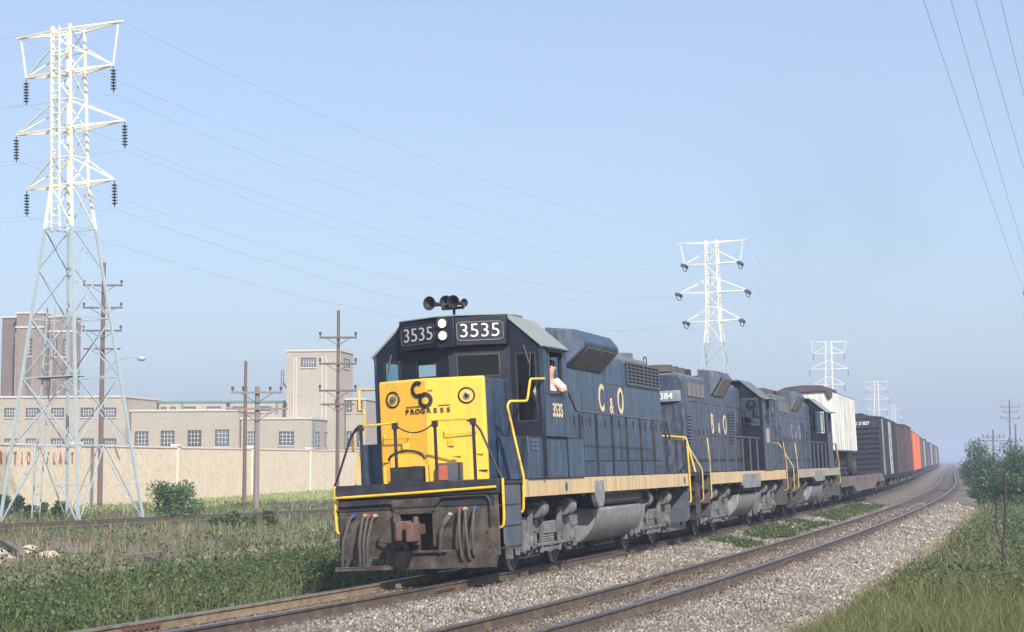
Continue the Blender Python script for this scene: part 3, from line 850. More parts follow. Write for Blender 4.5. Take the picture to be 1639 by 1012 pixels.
# cab shell
CW, C0, C1, CE, CT = 1.66, 2.42, 4.10, 4.14, 4.74
def strips(parent, name, m, plane, u0, u1, z0, z1, holes, thick=.05):
    """wall with rectangular openings; plane(u, t) -> (x, y); holes (ua, ub, za, zb)"""
    mb = MB()
    us = sorted({u0, u1, *[h[0] for h in holes], *[h[1] for h in holes]})
    zs = sorted({z0, z1, *[h[2] for h in holes], *[h[3] for h in holes]})
    for i in range(len(us) - 1):
        for j in range(len(zs) - 1):
            um, zm = (us[i] + us[i + 1]) / 2, (zs[j] + zs[j + 1]) / 2
            if any(h[0] < um < h[1] and h[2] < zm < h[3] for h in holes):
                continue
            P = [plane(us[i], 0), plane(us[i + 1], 0), plane(us[i + 1], thick), plane(us[i], thick)]
            mb.prism(P, 'z', zs[j], zs[j + 1])
    return mb.build(name, m, parent, smooth=0)
def window(parent, plane, u0, u1, z0, z1, m='frame_black', glass=True, wd=.03, out=-.012):
    mb = MB()
    for (a, b_, c, d) in ((u0 - wd, u1 + wd, z0 - wd, z0), (u0 - wd, u1 + wd, z1, z1 + wd), (u0 - wd, u0, z0, z1), (u1, u1 + wd, z0, z1)):
        mb.prism([plane(a, out), plane(b_, out), plane(b_, .03), plane(a, .03)], 'z', c, d)
    f = mb.build('window_frame', m, parent)
    if glass:
        MB().prism([plane(u0, .012), plane(u1, .012), plane(u1, .02), plane(u0, .02)], 'z', z0, z1).build('window_pane', 'cab_glass', f)
    return f
YC = 1.97        # centre of the V
def front_plane(sgn):
    def f(u, t): return (sgn * u, (YC + .40 * u if u <= 1.06 else YC + .424 + (u - 1.06) * .06) + t)
    return f
for s in (-1, 1):
    pl = front_plane(s)
    h1 = (.16, .86, 3.62, 4.0) if s > 0 else (.30, .72, 3.66, 3.98)
    h2 = (1.18, 1.52, 2.75, 3.98) if s > 0 else (1.14, 1.44, 3.62, 3.98)
    strips(lead, 'cab_front', 'front_blue_shaded', pl, 0, 1.06, 2.0, 4.62, [h1])
    strips(lead, 'cab_front', 'front_blue_shaded', pl, 1.06, CW, 1.68, CE - .02, [h2])
    MB().add([(*pl(1.06, 0), CE - .02), (*pl(CW, 0), CE - .02), (*pl(1.06, 0), CT - .04), (*pl(1.06, .05), CE - .02), (*pl(CW, .05), CE - .02), (*pl(1.06, .05), CT - .04)],
             [(0, 1, 2), (5, 4, 3), (0, 3, 4, 1), (1, 4, 5, 2), (2, 5, 3, 0)]).build('cab_front', 'front_blue_shaded', lead)
    window(lead, pl, *h1[:2], *h1[2:])
    window(lead, pl, *h2[:2], *h2[2:])
    # wiper
    wx = 1.33 if s > 0 else -1.28
    p0 = Vector((*pl(abs(wx), -.03), 4.14)); p1 = Vector((*pl(abs(wx) + .10, -.04), 3.80))
    MB().bar(p0, p1, .02, .03).bar(p1 + Vector((.03, 0, .18)), p1 + Vector((-.01, 0, -.25)), .014, .02).build('wiper', 'grille_bar', lead)
    # number board box, set at an angle each side of the headlights
    def nbp(u, t, s=s): return (s * (u + t * .38), 1.87 + (u - .17) * .42 + t)
    MB().prism([nbp(.17, 0), nbp(1.06, 0), (s * 1.06, 2.44), (s * .17, 2.1)], 'z', 4.16, CT - .015).build('number_board', 'front_blue_shaded', lead, bevel=.025)
    xa, xb = .21, 1.02
    rim, pts = MB(), []
    for cx, cz, a0 in ((xb - .09, 4.545, 0), (xa + .09, 4.545, 90), (xa + .09, 4.325, 180), (xb - .09, 4.325, 270)):
        for i in range(5):
            a = R(a0 + i * 22.5)
            pts.append((*nbp(cx + .08 * math.cos(a), -.012), cz + .06 * math.sin(a)))
    plate = MB().add(pts + [(p[0], p[1] + .008, p[2]) for p in pts], [tuple(range(20)), tuple(range(39, 19, -1))] + [(i, (i + 1) % 20, (i + 1) % 20 + 20, i + 20) for i in range(20)]).build('number_plate', 'board_black', lead)
    rim.tube([Vector(p) + Vector((0, -.004, 0)) for p in pts], .008, 5, closed=True).build('plate_rim', 'board_grey' if s > 0 else 'grille_bar', plate)  # left rim darker than the right, shade put into its colour
    o_ = nbp((xa + xb) / 2, -.018)
    text_mesh('number_lettering', '3535', .36, (o_[0], o_[1], 4.435), (1, s * .42, 0), (0, 0, 1), 'white_letter' if s > 0 else 'digit_shaded', lead, depth=.003, fat=-.002, xs=1.06, spacing=1.02)  # left digits painted dimmer, as the side facing less light
# centre panel with two lit headlights
MB().box(-.18, .18, 1.83, 2.2, 4.14, CT - .012).build('headlight_panel', 'front_blue_shaded', lead, bevel=.02)
for z in (4.60, 4.375):
    hl = MB().lathe([(0, .02), (0, .105), (.05, .108), (.06, .095), (.03, .09), (.02, .02)], (-.04, 1.835, z), (0, -1, 0), 20).build('headlight', 'frame_black', lead)
    MB().lathe([(.028, .02), (.03, .074), (.045, .06), (.052, .02)], (-.04, 1.835, z), (0, -1, 0), 18).build('lens', 'headlight_lit', hl)
# cab sides and rear
for s in (-1, 1):
    pl = (lambda s: (lambda u, t: (s * (CW - t), u)))(s)
    strips(lead, 'cab_side', 'blue_paint', pl, C0 + .0, C1, 2.445, CE, [(2.84, 3.74, 3.30, 4.04)])
    window(lead, pl, 2.84, 3.74, 3.30, 4.04, 'grille_bar', glass=(s < 0), wd=.035, out=-.02)
    MB().box(min(s * CW, s * (CW + .07)), max(s * CW, s * (CW + .07)), 2.78, 3.8, 3.235, 3.265).build('arm_rest', 'grille_bar', lead)
    MB().box(min(s * (CW - .02), s * (CW + .12)), max(s * (CW - .02), s * (CW + .12)), 2.7, 3.95, 4.07, 4.10).build('rain_gutter', 'blue_paint', lead)
strips(lead, 'cab_rear', 'front_blue_shaded', lambda u, t: (u, C1 - t), -CW + .051, CW - .051, 1.68, CE, [(-1.54, -1.0, 3.05, 4.02), (1.05, 1.5, 3.3, 4.0)])  # near-black copy of the blue, shade inside the cab painted in
MB().box(-CW + .06, CW - .06, C0 + .1, C1 - .06, 2.40, 2.44).build('cab_floor', 'cab_inside', lead)
rf = MB()
outer = [(-CW - .05, CE - .03), (-1.02, CT), (1.02, CT), (CW + .05, CE - .03)]
inner = [(CW + .02, CE - .06), (1.0, CT - .04), (-1.0, CT - .04), (-CW - .02, CE - .06)]
pr = outer + inner
def roof_y(x): return 2.36 if abs(x) < 1.07 else 2.38
n = len(pr)
V = [(x, roof_y(x), z) for x, z in pr] + [(x, C1 + .12, z) for x, z in pr]
rf.add(V, [(0, 1, 6, 7), (1, 2, 5, 6), (2, 3, 4, 5), (8, 15, 14, 9), (9, 14, 13, 10), (10, 13, 12, 11)] + [(i, i + 8, (i + 1) % 8 + 8, (i + 1) % 8) for i in range(8)])
MB().prism([(-1.06, 2.37), (1.06, 2.37), (1.06, 2.25), (.18, 1.83), (-.18, 1.83), (-1.06, 2.25)], 'z', CT - .014, CT + .004).build('number_board_top', 'cab_roof_paint', lead)
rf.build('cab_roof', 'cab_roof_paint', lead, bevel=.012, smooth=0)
MB().box(-.5, .35, 3.0, 3.9, CT, CT + .05).box(.45, .85, 3.5, 4.0, CT, CT + .10).build('roof_hatch', 'roof_blue', lead, bevel=.01)
st = MB().box(1.12, 1.58, 3.50, 3.9, 2.78, 2.88).box(1.14, 1.56, 3.86, 3.93, 2.88, 3.35).cyl((1.35, 3.7, 2.44), (1.35, 3.7, 2.78), .06, 10)
st.build('seat', 'seat_vinyl', lead, bevel=.03)
# horn
hn = MB().cyl((-.12, 2.75, CT - .05), (-.12, 2.75, CT + .22), .03, 8).box(-.36, .08, 2.72, 2.78, CT + .20, CT + .25).build('horn', 'frame_black', lead)
for x, dx, ln, rr, kk in ((-.34, -.10, -.5, .135, 1), (-.12, .0, -.30, .13, .9), (-.02, .05, -.42, .12, 1), (-.02, .7, -.6, .08, .42)):
    d = Vector((dx, ln, .0)).normalized()
    MB().lathe([(t * kk, q) for t, q in [(0, .03), (.18, .035), (.34, .06), (.44, rr * .8), (.50, rr), (.50, rr * .9), (.42, rr * .6), (.36, .03)]], (x, 2.75, CT + .30), d, 20).build('horn_bell', 'frame_black', hn)
# long hood
HW, H0, H1, HZ = .92, C1 + .0, 15.45, 4.50
def hood_section(w, z0, z1, r):
    P = [(-w, z0), (-w, z1 - r)]
    P += [(-w + r - r * math.cos(a), z1 - r + r * .75 * math.sin(a)) for a in [math.pi / 2 * i / 4 for i in range(1, 5)]]
    return P + [(-x, z) for x, z in reversed(P)]
MB().prism(hood_section(HW, 1.67, HZ, .26), 'y', H0, H1).build('long_hood', 'blue_paint', lead, bevel=.02)
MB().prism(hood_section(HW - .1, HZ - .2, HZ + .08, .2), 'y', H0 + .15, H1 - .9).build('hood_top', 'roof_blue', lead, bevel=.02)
for s in (-1, 1):
    a, b_ = sorted((s * .92, s * 1.2))
    MB().box(a, b_, 5.35, 13.3, 1.67, 1.98).build('air_duct', 'blue_paint', lead, bevel=.015)
    MB().box(*sorted((s * .915, s * .9208)), 4.6, 15.3, 2.0, 3.76).build('door_gap_shade', 'frame_black', lead)  # flat black backing, paints shade into the gaps between the doors
    y = 4.62
    for i, wd in enumerate((.62, .62, .55, .75, .62, .62, .62, .75, .62, .62, .62, .75, .62, .62, .62, .55, .55)):
        zt = 3.95 if 6.2 < y < 9.6 else 3.74
        a, b_ = sorted((s * .921, s * .934))
        d_ = MB().box(a, b_, y + .015, y + wd - .02, 2.02, zt).build('hood_door', 'blue_paint', lead, bevel=.006)
        a, b_ = sorted((s * .935, s * .955))
        MB().box(a, b_, y + wd - .10, y + wd - .06, 2.75, 2.95).build('handle', 'frame_black', d_)
        y += wd
    # dynamic brake blister, chamfered ahead
    f0 = [(s * .90, 6.45), (s * 1.33, 6.80)]
    bm_ = MB()
    prof = [(s * .60, 4.80), (s * 1.18, 4.74), (s * 1.36, 4.50), (s * 1.33, 4.36), (s * .93, 3.96), (s * .60, 3.96)]
    k = len(prof)
    def yy0(x): return 6.35 + (abs(x) - .6) * .55
    V = [(x, yy0(x), z) for x, z in prof] + [(x, 9.55, z) for x, z in prof]
    bm_.add(V, [tuple(range(k)), tuple(range(2 * k - 1, k - 1, -1))] + [(i, i + k, (i + 1) % k + k, (i + 1) % k) for i in range(k)])
    bm_.build('brake_blister', 'blue_paint', lead, bevel=.03)
    for (ya, yb) in ((7.0, 8.15), (8.3, 9.45)):
        q = MB()
        A, B = Vector((s * 1.335, 0, 4.37)), Vector((s * .95, 0, 3.985))
        nrm = Vector((s * 1, 0, -1)).normalized() * .012
        pts = [A + Vector((0, ya, 0)), A + Vector((0, yb, 0)), B + Vector((0, yb, 0)), B + Vector((0, ya, 0))]
        q.add([p + nrm for p in pts] + [p - nrm for p in pts], [(0, 1, 2, 3), (7, 6, 5, 4), (0, 4, 5, 1), (1, 5, 6, 2), (2, 6, 7, 3), (3, 7, 4, 0)])
        q.build('brake_screen', 'filter_mesh', lead)
grid_grille(lead, .93, 11.95, 15.3, 3.83, 4.33, 8, 6)
for y, r in ((5.4, .3), (7.6, .55), (9.3, .55), (11.6, .5), (13.0, .5), (14.4, .5)):
    fan = MB().cyl((0, y, HZ + .05), (0, y, HZ + (.25 if r > .5 else .22)), r, 24).build('roof_fan', 'frame_black' if r > .5 else 'roof_blue', lead, bevel=.02)
    if r > .5:
        MB().cyl((0, y, HZ + .251), (0, y, HZ + .27), r * .9, 24).build('fan_cap', 'grille_bar', fan)
MB().box(-.3, .3, 10.15, 10.6, HZ + .05, HZ + .28).build('exhaust_stack', 'frame_black', lead, bevel=.02)
MB().tube([(.6, 15.2, HZ - .05), (.6, 15.2, HZ + .16), (.6, 15.5, HZ + .16), (.6, 15.5, HZ - .3)], .015, 6).build('grab_iron', 'frame_black', lead)
text_mesh('side_lettering', 'C', .84, (.945, 9.40, 3.38), (0, 1, 0), (0, 0, 1), 'letter_gold', lead, fat=.014, xs=.85)
text_mesh('side_lettering', '&', .52, (.945, 10.28, 3.24), (0, 1, 0), (0, 0, 1), 'letter_gold', lead, fat=.004)
text_mesh('side_lettering', 'O', .84, (.945, 11.15, 3.36), (0, 1, 0), (0, 0, 1), 'letter_gold', lead, fat=.014, xs=.85)
text_mesh('side_lettering', '3535', .36, (1.668, 3.30, 2.92), (0, 1, 0), (0, 0, 1), 'letter_gold', lead, fat=.006, xs=.98)
# walkway handrails
for s in (-1, 1):
    x = s * 1.53
    MB().tube([(s * 1.64, 4.12, 3.55), (x, 4.35, 3.5), (x, 5.1, 2.98), (x, 13.2, 2.93), (x, 13.6, 2.5), (x * .99, 14.4, 2.5), (x, 15.4, 2.5)], .022, 8).build('side_handrail', 'grille_bar', lead)
    for y in (5.3, 6.6, 7.9, 9.2, 10.5, 11.8, 13.1):
        MB().bar((x, y, 1.3), (x, y, 2.94), .035, .045).build('handrail_post', 'frame_black', lead)
    for y in (14.2, 15.3):
        MB().bar((x, y, 1.3), (x, y, 2.5), .035, .045).build('handrail_post', 'frame_black', lead)
    MB().tube([(s * 1.45, 15.36, 2.52), (s * 1.56, 15.38, 2.3), (s * 1.57, 15.4, 1.7), (s * 1.57, 15.42, .95), (s * 1.4, 15.42, .9)], .022, 8).build('corner_handrail', 'rail_yellow', lead)
    a, b_ = sorted((s * 1.45, s * 1.575))
    MB().prism([(6.0, 1.60), (6.85, 1.60), (6.85, 1.2), (6.7, 1.05), (6.35, 1.05), (6.2, 1.2)], 'x', a, b_).build('jacking_bracket', 'tank_dust', lead, bevel=.02)
MB().cyl((1.563, 4.0, 1.5), (1.572, 4.0, 1.5), .085, 16).build('sill_plug', 'grille_bar', lead)
MB().cyl((1.563, 14.8, 1.5), (1.572, 14.8, 1.5), .085, 16).build('sill_plug', 'grille_bar', lead)
# fuel tank, reservoirs, rear end
def fuel_tank(t, y0, y1, m='tank_dust', top=1.0):
    P = [(0, .30), (.75, .30)] + [(.75 + .62 * math.sin(a), .30 + .70 * (1 - math.cos(a))) for a in [math.pi / 2 * i / 6 for i in range(1, 7)]]
    P = P + [(1.30, top + .03), (0, top + .03)]
    P = P + [(-x, z) for x, z in reversed(P[1:-1])]
    tk = MB().prism(P, 'y', y0, y1).build('fuel_tank', m, t, bevel=.02)
    for y in (y0 + .02, y1 - .06):
        MB().prism([(x * 1.012, z if z > .5 else z - .008) for x, z in P], 'y', y, y + .04).build('tank_band', m, tk)
    for y in (y0 + .2, y1 - .2):
        MB().box(.95, 1.36, y - .05, y + .05, top, top + .3).build('tank_strap', 'frame_black', t)
    return tk
fuel_tank(lead, 6.75, 11.2)
for s in (-1, 1):
    MB().lathe([(0, .04), (.03, .12), (.1, .155), (3.7, .155), (3.77, .12), (3.8, .04)], (s * 1.25, 7.1, 1.22), (0, 1, 0), 14).build('air_reservoir', 'truck_dark', lead)
    MB().tube([(s * 1.42, 7.0, 1.1), (s * 1.42, 7.2, 1.33), (s * 1.42, 11.2, 1.36), (s * 1.42, 11.5, 1.15)], .05, 8).build('air_pipe', 'truck_dust', lead)
blomberg(lead, 4.0); blomberg(lead, 12.7)
MB().box(-1.47, 1.47, LL - .04, LL, .5, 1.44).box(-1.5, 1.5, LL - .06, LL + .02, 1.45, 1.7).build('rear_plate', 'frame_black', lead)
coupler(lead, LL - .1, 1)
for s in (-1, 1):
    MB().tube([(s * 1.5, LL - .02, 1.7), (s * 1.3, LL, 2.6), (s * .4, LL, 2.7)], .022, 8).build('rear_handrail', 'rail_yellow', lead)

# ------------------------------------------------------------------ the man in the cab window
pm = bpy.data.meshes.new('person')
joints = [((1.22, 4.02, 2.99), .15), ((1.24, 4.0, 3.20), .155), ((1.27, 3.96, 3.42), .165), ((1.29, 3.94, 3.53), .075), ((1.30, 3.92, 3.60), .062), ((1.31, 3.90, 3.70), .098), ((1.31, 3.89, 3.80), .098), ((1.31, 3.90, 3.86), .06),
          ((1.46, 3.93, 3.48), .075), ((1.60, 3.86, 3.32), .055), ((1.64, 3.62, 3.31), .042), ((1.64, 3.53, 3.31), .036),
          ((1.08, 3.93, 3.48), .075), ((1.02, 3.78, 3.25), .055), ((1.10, 3.55, 3.15), .042), ((1.12, 3.46, 3.15), .036),
          ((1.32, 3.62, 2.98), .09), ((1.32, 3.50, 2.72), .065), ((1.32, 3.46, 2.53), .05), ((1.32, 3.34, 2.49), .045),
          ((1.12, 3.62, 2.98), .09), ((1.12, 3.50, 2.72), .065), ((1.12, 3.46, 2.53), .05), ((1.12, 3.34, 2.49), .045)]
edges = [(0, 1), (1, 2), (2, 3), (3, 4), (4, 5), (5, 6), (6, 7), (2, 8), (8, 9), (9, 10), (10, 11), (2, 12), (12, 13), (13, 14), (14, 15), (0, 16), (16, 17), (17, 18), (18, 19), (0, 20), (20, 21), (21, 22), (22, 23)]
ref = Vector((1.2, 3.9, 2.5))
pm.from_pydata([Vector(j[0]) - ref for j in joints], edges, [])
person = bpy.data.objects.new('person', pm)
COL.objects.link(person)
sk = person.modifiers.new('skin', 'SKIN')
for i, (_, r) in enumerate(joints):
    pm.skin_vertices[0].data[i].radius = (r, r)
pm.skin_vertices[0].data[0].use_root = True
sb = person.modifiers.new('sub', 'SUBSURF'); sb.levels = sb.render_levels = 2
pm.materials.append(MAT['skin'])
lm = Matrix.Translation(loc_) @ Matrix(((1, 0, 0), (0, 1, 0), (0, 0, 1))).to_4x4()
from mathutils import Euler
LW = Matrix.Translation(loc_) @ Euler(rot_).to_matrix().to_4x4()
person.matrix_world = LW @ Matrix.Translation(ref + Vector((.16, -.33, 0)))
tag(person, 'man in pale shirt leaning his arm on the open cab window', 'person')
def rel(p): return Vector(p) - ref
def blob(c, r, n=12, m=8, cut=None):
    mb = MB()
    vs, fs = [], []
    for j in range(m + 1):
        t = math.pi * j / m
        for i in range(n):
            p = 2 * math.pi * i / n
            vs.append((c[0] + r[0] * math.sin(t) * math.cos(p), c[1] + r[1] * math.sin(t) * math.sin(p), c[2] + r[2] * math.cos(t)))
    for j in range(m):
        for i in range(n):
            fs.append((j * n + i, j * n + (i + 1) % n, (j + 1) * n + (i + 1) % n, (j + 1) * n + i))
    return mb.add(vs, fs)
def shape(name, mb, m): return mb.build(name, m, person)
shape('hair', blob(rel((1.31, 3.925, 3.825)), (.113, .118, .10)), 'hair')
sh = blob(rel((1.26, 3.97, 3.33)), (.215, .17, .26))
sh.cyl(rel((1.40, 3.94, 3.49)), rel((1.585, 3.87, 3.335)), .095, 12, .075)
sh.cyl(rel((1.12, 3.94, 3.49)), rel((1.03, 3.80, 3.27)), .095, 12, .075)
shape('shirt', sh, 'shirt')
fc = MB()
fc.cyl(rel((1.31, 3.80, 3.755)), rel((1.31, 3.765, 3.725)), .022, 8, .014)
shape('nose', fc, 'skin')
for dx in (-.04, .04):
    shape('eye', blob(rel((1.31 + dx, 3.806, 3.765)), (.014, .01, .01), 8, 6), 'hair')
for dx in (-.1, .1):
    shape('ear', blob(rel((1.31 + dx, 3.90, 3.75)), (.014, .03, .04), 8, 6), 'skin')
shape('mouth', MB().box(*[v for p in zip(rel((1.285, 3.80, 3.685)), rel((1.335, 3.812, 3.695))) for v in p]), 'coupler_rust')
for k in range(4):
    p = Vector((1.625 + .014 * k, 3.52, 3.305))
    shape('finger', MB().tube([rel(p), rel(p + Vector((.006, -.035, -.004))), rel(p + Vector((.012, -.055 + .006 * abs(k - 1), -.03)))], .0085, 6), 'skin')
shape('thumb', MB().tube([rel((1.605, 3.58, 3.31)), rel((1.59, 3.54, 3.315)), rel((1.592, 3.51, 3.305))], .010, 6), 'skin')

# ------------------------------------------------------------------ trailing locomotives, long hood first
def trailing(b0, label, letters, lm_, body, cab0, number, stripe, tall=False):
    loc, rot = place(b0, 15)
    t = thing('locomotive', label, 'locomotive', loc, rot, None)
    L_ = 16.5
    underframe(t, L_, 1.15, 15.2, stripe)
    MB().box(-1.47, 1.47, 0, .04, .5, 1.44).build('pilot_plate', 'pilot_dusty', t)
    MB().box(-1.5, 1.5, -.03, .06, 1.45, 1.70).build('platform_edge', 'platform_black', t, bevel=.01)
    MB().box(-1.47, 1.47, L_ - .04, L_, .5, 1.44).box(-1.5, 1.5, L_ - .06, L_ + .02, 1.45, 1.7).build('rear_plate', 'frame_black', t)
    coupler(t, .1, -1); coupler(t, L_ - .1, 1)
    hoses(t, -.02, -1, [(-.9, 1.15, .4, -.1, 'hose_white'), (.9, 1.15, .4, .05, 'hose_red')])
    step_well(t, 0, 1, 'truck_dark'); step_well(t, L_, -1, 'truck_dark')
    HZ = 4.42
    MB().prism(hood_section(.92, 1.67, HZ, .24), 'y', 1.3, cab0).build('long_hood', body, t, bevel=.04, seg=3)
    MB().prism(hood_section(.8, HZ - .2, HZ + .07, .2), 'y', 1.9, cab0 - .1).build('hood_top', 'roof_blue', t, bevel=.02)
    # end: headlight and number board
    hl = MB().lathe([(0, .02), (0, .17), (.10, .17), (.12, .13), (.04, .12), (.04, .02)], (.05, 1.3, 4.12), (0, -1, 0), 18).build('headlight', 'frame_black', t)
    MB().lathe([(.03, .11), (.05, .02)], (.05, 1.3, 4.12), (0, -1, 0), 14).build('lens', 'window_glass', hl)
    for s in (-1, 1):
        nb = MB().prism([(s * .12, 1.30), (s * .14, 1.16), (s * .80, 1.24), (s * .86, 1.30)], 'z', 3.62, 3.92).build('number_board', 'board_grey' if number else body, t, bevel=.01)
        if number:
            text_mesh('number_lettering', number, .24, (s * .47, 1.185, 3.765), (1, s * .12, 0), (0, 0, 1), 'white_letter', t, fat=.004)
    MB().tube([(-.8, 1.26, 2.3), (-.8, 1.2, 2.3), (-.8, 1.2, 3.4), (-.8, 1.26, 3.4)], .014, 6).build('grab_iron', 'frame_black', t)
    for s in (-1, 1):
        MB().box(*sorted((s * .915, s * .9208)), 1.53, cab0 - .1, 1.98, 3.66).build('door_gap_shade', 'frame_black', t)  # black backing again, shade of the door gaps as colour
        y = 1.55
        k = 0
        while y < cab0 - .6:
            a, b_ = sorted((s * .921, s * .934))
            d_ = MB().box(a, b_, y + .015, y + .56, 2.0, 3.62 if k % 3 else 3.72).build('hood_door', body, t, bevel=.006)
            a, b_ = sorted((s * .935, s * .953))
            MB().box(a, b_, y + .48, y + .52, 2.7, 2.88).build('handle', 'frame_black', d_)
            y += .60; k += 1
        louvre(t, s * .936, 1.62, 2.05, 2.5, 3.3, 9, body, dirx=s)
        for (ya, yb, za, zb) in ((8.0, 8.45, 2.55, 3.5), (8.6, 9.05, 2.55, 3.5), (9.4, 9.8, 2.7, 3.2)):
            if yb < cab0 - .2:
                louvre(t, s * .936, ya, yb, za, zb, 11, body, dirx=s)
        grid = MB().box(min(s * .92, s * .945), max(s * .92, s * .945), 1.75, 4.3, 3.78, 4.16).build('shutter', 'filter_mesh', t)
        for q in range(5):
            MB().box(min(s * .946, s * .96), max(s * .946, s * .96), 1.74 + q * .63, 1.79 + q * .63, 3.77, 4.17).build('shutter_bar', 'grille_bar', grid)
        # blister
        prof = [(s * .60, 4.68), (s * 1.10, 4.62), (s * 1.26, 4.42), (s * .93, 3.90), (s * .60, 3.90)]
        V = [(x, 5.2 + (abs(x) - .6) * .4, z) for x, z in prof] + [(x, 7.6 - (abs(x) - .6) * .4, z) for x, z in prof]
        k = 5
        MB().add(V, [tuple(range(k)), tuple(range(2 * k - 1, k - 1, -1))] + [(i, i + k, (i + 1) % k + k, (i + 1) % k) for i in range(k)]).build('brake_blister', body, t, bevel=.02)
        A, B = Vector((s * 1.262, 0, 4.40)), Vector((s * .955, 0, 3.92))
        nrm = Vector((s * .82, 0, -.56)) * .014
        pts = [A + Vector((0, 5.75, 0)), A + Vector((0, 7.1, 0)), B + Vector((0, 7.1, 0)), B + Vector((0, 5.75, 0))]
        MB().add([p + nrm for p in pts] + [p - nrm for p in pts], [(0, 1, 2, 3), (7, 6, 5, 4), (0, 4, 5, 1), (1, 5, 6, 2), (2, 6, 7, 3), (3, 7, 4, 0)]).build('brake_screen', 'filter_mesh', t)
    for y in (2.3, 3.2, 4.1, 5.0):
        MB().cyl((0, y, HZ + .05), (0, y, HZ + .26), .45, 20).build('roof_fan', 'truck_dark' if y < 5 else 'frame_black', t, bevel=.02)
    for y in (8.2, 9.2):
        MB().box(-.22, .22, y - .15, y + .15, HZ + .05, HZ + .24).build('exhaust_stack', 'frame_black', t, bevel=.02)
    # cab
    c0, c1, cw, ce, ct = cab0, cab0 + 1.9, 1.6, 4.0, 4.58
    MB().box(-cw, cw, c0 - .002, c0 + .05, 1.68, 3.1).box(-cw, -1.5, c0, c0 + .05, 3.1, ce).box(1.5, cw, c0, c0 + .05, 3.1, ce).box(-.93, .93, c0 + .06, c0 + .1, 3.1, ct - .05).build('cab_front', 'front_blue_shaded', t)
    for s in (-1, 1):
        MB().add([(s * .93, c0, ce - .02), (s * 1.6, c0, ce - .02), (s * .93, c0, ct - .05), (s * .93, c0 + .05, ce - .02), (s * 1.6, c0 + .05, ce - .02), (s * .93, c0 + .05, ct - .05)],
                 [(0, 1, 2), (5, 4, 3), (0, 3, 4, 1), (1, 4, 5, 2), (2, 5, 3, 0)]).build('cab_front', 'front_blue_shaded', t)
        pl = (lambda s: (lambda u, q: (s * (.95 + u), c0 + q)))(s)
        window(t, pl, .06, .50, 3.18, 3.90, 'frame_black')
        ps = (lambda s: (lambda u, q: (s * (cw - q), u)))(s)
        strips(t, 'cab_side', body, ps, c0 + .051, c1, 1.68, ce, [(c0 + .45, c0 + 1.35, 3.15, 3.9)])
        window(t, ps, c0 + .45, c0 + 1.35, 3.15, 3.9, 'grille_bar', glass=False, wd=.04, out=-.02)
        MB().box(min(s * 1.56, s * 1.85), max(s * 1.56, s * 1.85), c0 + .3, c0 + 1.5, 3.93, 3.96).build('sunshade', 'cab_roof_paint', t)
    MB().box(-cw, cw, c1 - .05, c1, 1.68, 3.1).box(-cw, -1.45, c1 - .05, c1, 3.1, ce).box(1.45, cw, c1 - .05, c1, 3.1, ce).build('cab_rear', body, t)
    outer = [(-cw - .05, ce - .03), (-.95, ct), (.95, ct), (cw + .05, ce - .03), (cw + .02, ce - .07), (.93, ct - .045), (-.93, ct - .045), (-cw - .02, ce - .07)]
    MB().prism(outer, 'y', c0 - .06, c1 + .06).build('cab_roof', 'cab_roof_paint' if tall else 'roof_blue', t, bevel=.01, smooth=0)
    MB().prism(hood_section(.92, 1.67, HZ if tall else 3.5, .2), 'y', c1, 15.2).build('short_hood', body, t, bevel=.04, seg=3)
    for z, l_ in letters:
        text_mesh('side_lettering', l_[0], l_[1], (.947, z, l_[2]), (0, 1, 0), (0, 0, 1), lm_, t, fat=.006, xs=.9)
    if lm_ == 'letter_gold':
        MB().box(1.602, 1.612, c0 + .55, c0 + 1.15, 2.55, 3.0).build('emblem', 'letter_faded', t)
    for s in (-1, 1):
        x = s * 1.53
        MB().tube([(s * 1.50, .05, 2.55), (x, 1.1, 2.65), (x, 1.5, 2.68), (x, c0 - .3, 2.68)], .022, 8).build('side_handrail', 'grille_bar', t)
        y = 1.4
        while y < 15:
            if not (c0 - .2 < y < c1 + .1):
                MB().bar((x, y, 1.3), (x, y, 2.68), .035, .045).build('handrail_post', 'frame_black' if s < 0 else 'grille_bar', t)
            y += 1.35
        MB().tube([(x, c1 + .2, 2.68), (x, 14.6, 2.68), (x, 15.1, 2.3)], .022, 8).build('side_handrail', 'grille_bar', t)
        MB().tube([(s * 1.42, .04, .9), (s * 1.55, .04, .95), (s * 1.56, .04, 1.75), (s * 1.1, .03, 2.6), (s * .45, .02, 2.7)], .022, 8).build('corner_handrail', 'rail_faded' if s > 0 else 'frame_black', t)
        MB().tube([(s * 1.45, 1.12, .95), (s * 1.57, 1.12, 1.0), (s * 1.57, 1.12, 2.0), (s * 1.5, 1.3, 2.6)], .022, 8).build('corner_handrail', 'rail_faded', t)
        MB().tube([(s * 1.45, 15.36, .95), (s * 1.57, 15.36, 1.0), (s * 1.57, 15.36, 1.9), (s * 1.5, 15.3, 2.6)], .022, 8).build('corner_handrail', 'rail_faded', t)
        a, b_ = sorted((s * 1.45, s * 1.573))
        MB().prism([(6.2, 1.60), (9.6, 1.60), (9.6, 1.28), (9.45, 1.16), (6.4, 1.16), (6.2, 1.28)], 'x', a, b_).build('jacking_bracket', 'tank_dust', t, bevel=.02)
        MB().lathe([(0, .04), (.03, .12), (.1, .155), (2.9, .155), (2.97, .12), (3, .04)], (s * 1.25, 6.8, 1.2), (0, 1, 0), 12).build('air_reservoir', 'truck_dark', t)
    fuel_tank(t, 6.5, 10.1, top=.95)
    blomberg(t, 3.7, 'truck_dust' if not tall else 'truck_dark'); blomberg(t, 12.7, 'truck_dust' if not tall else 'truck_dark')
    return t
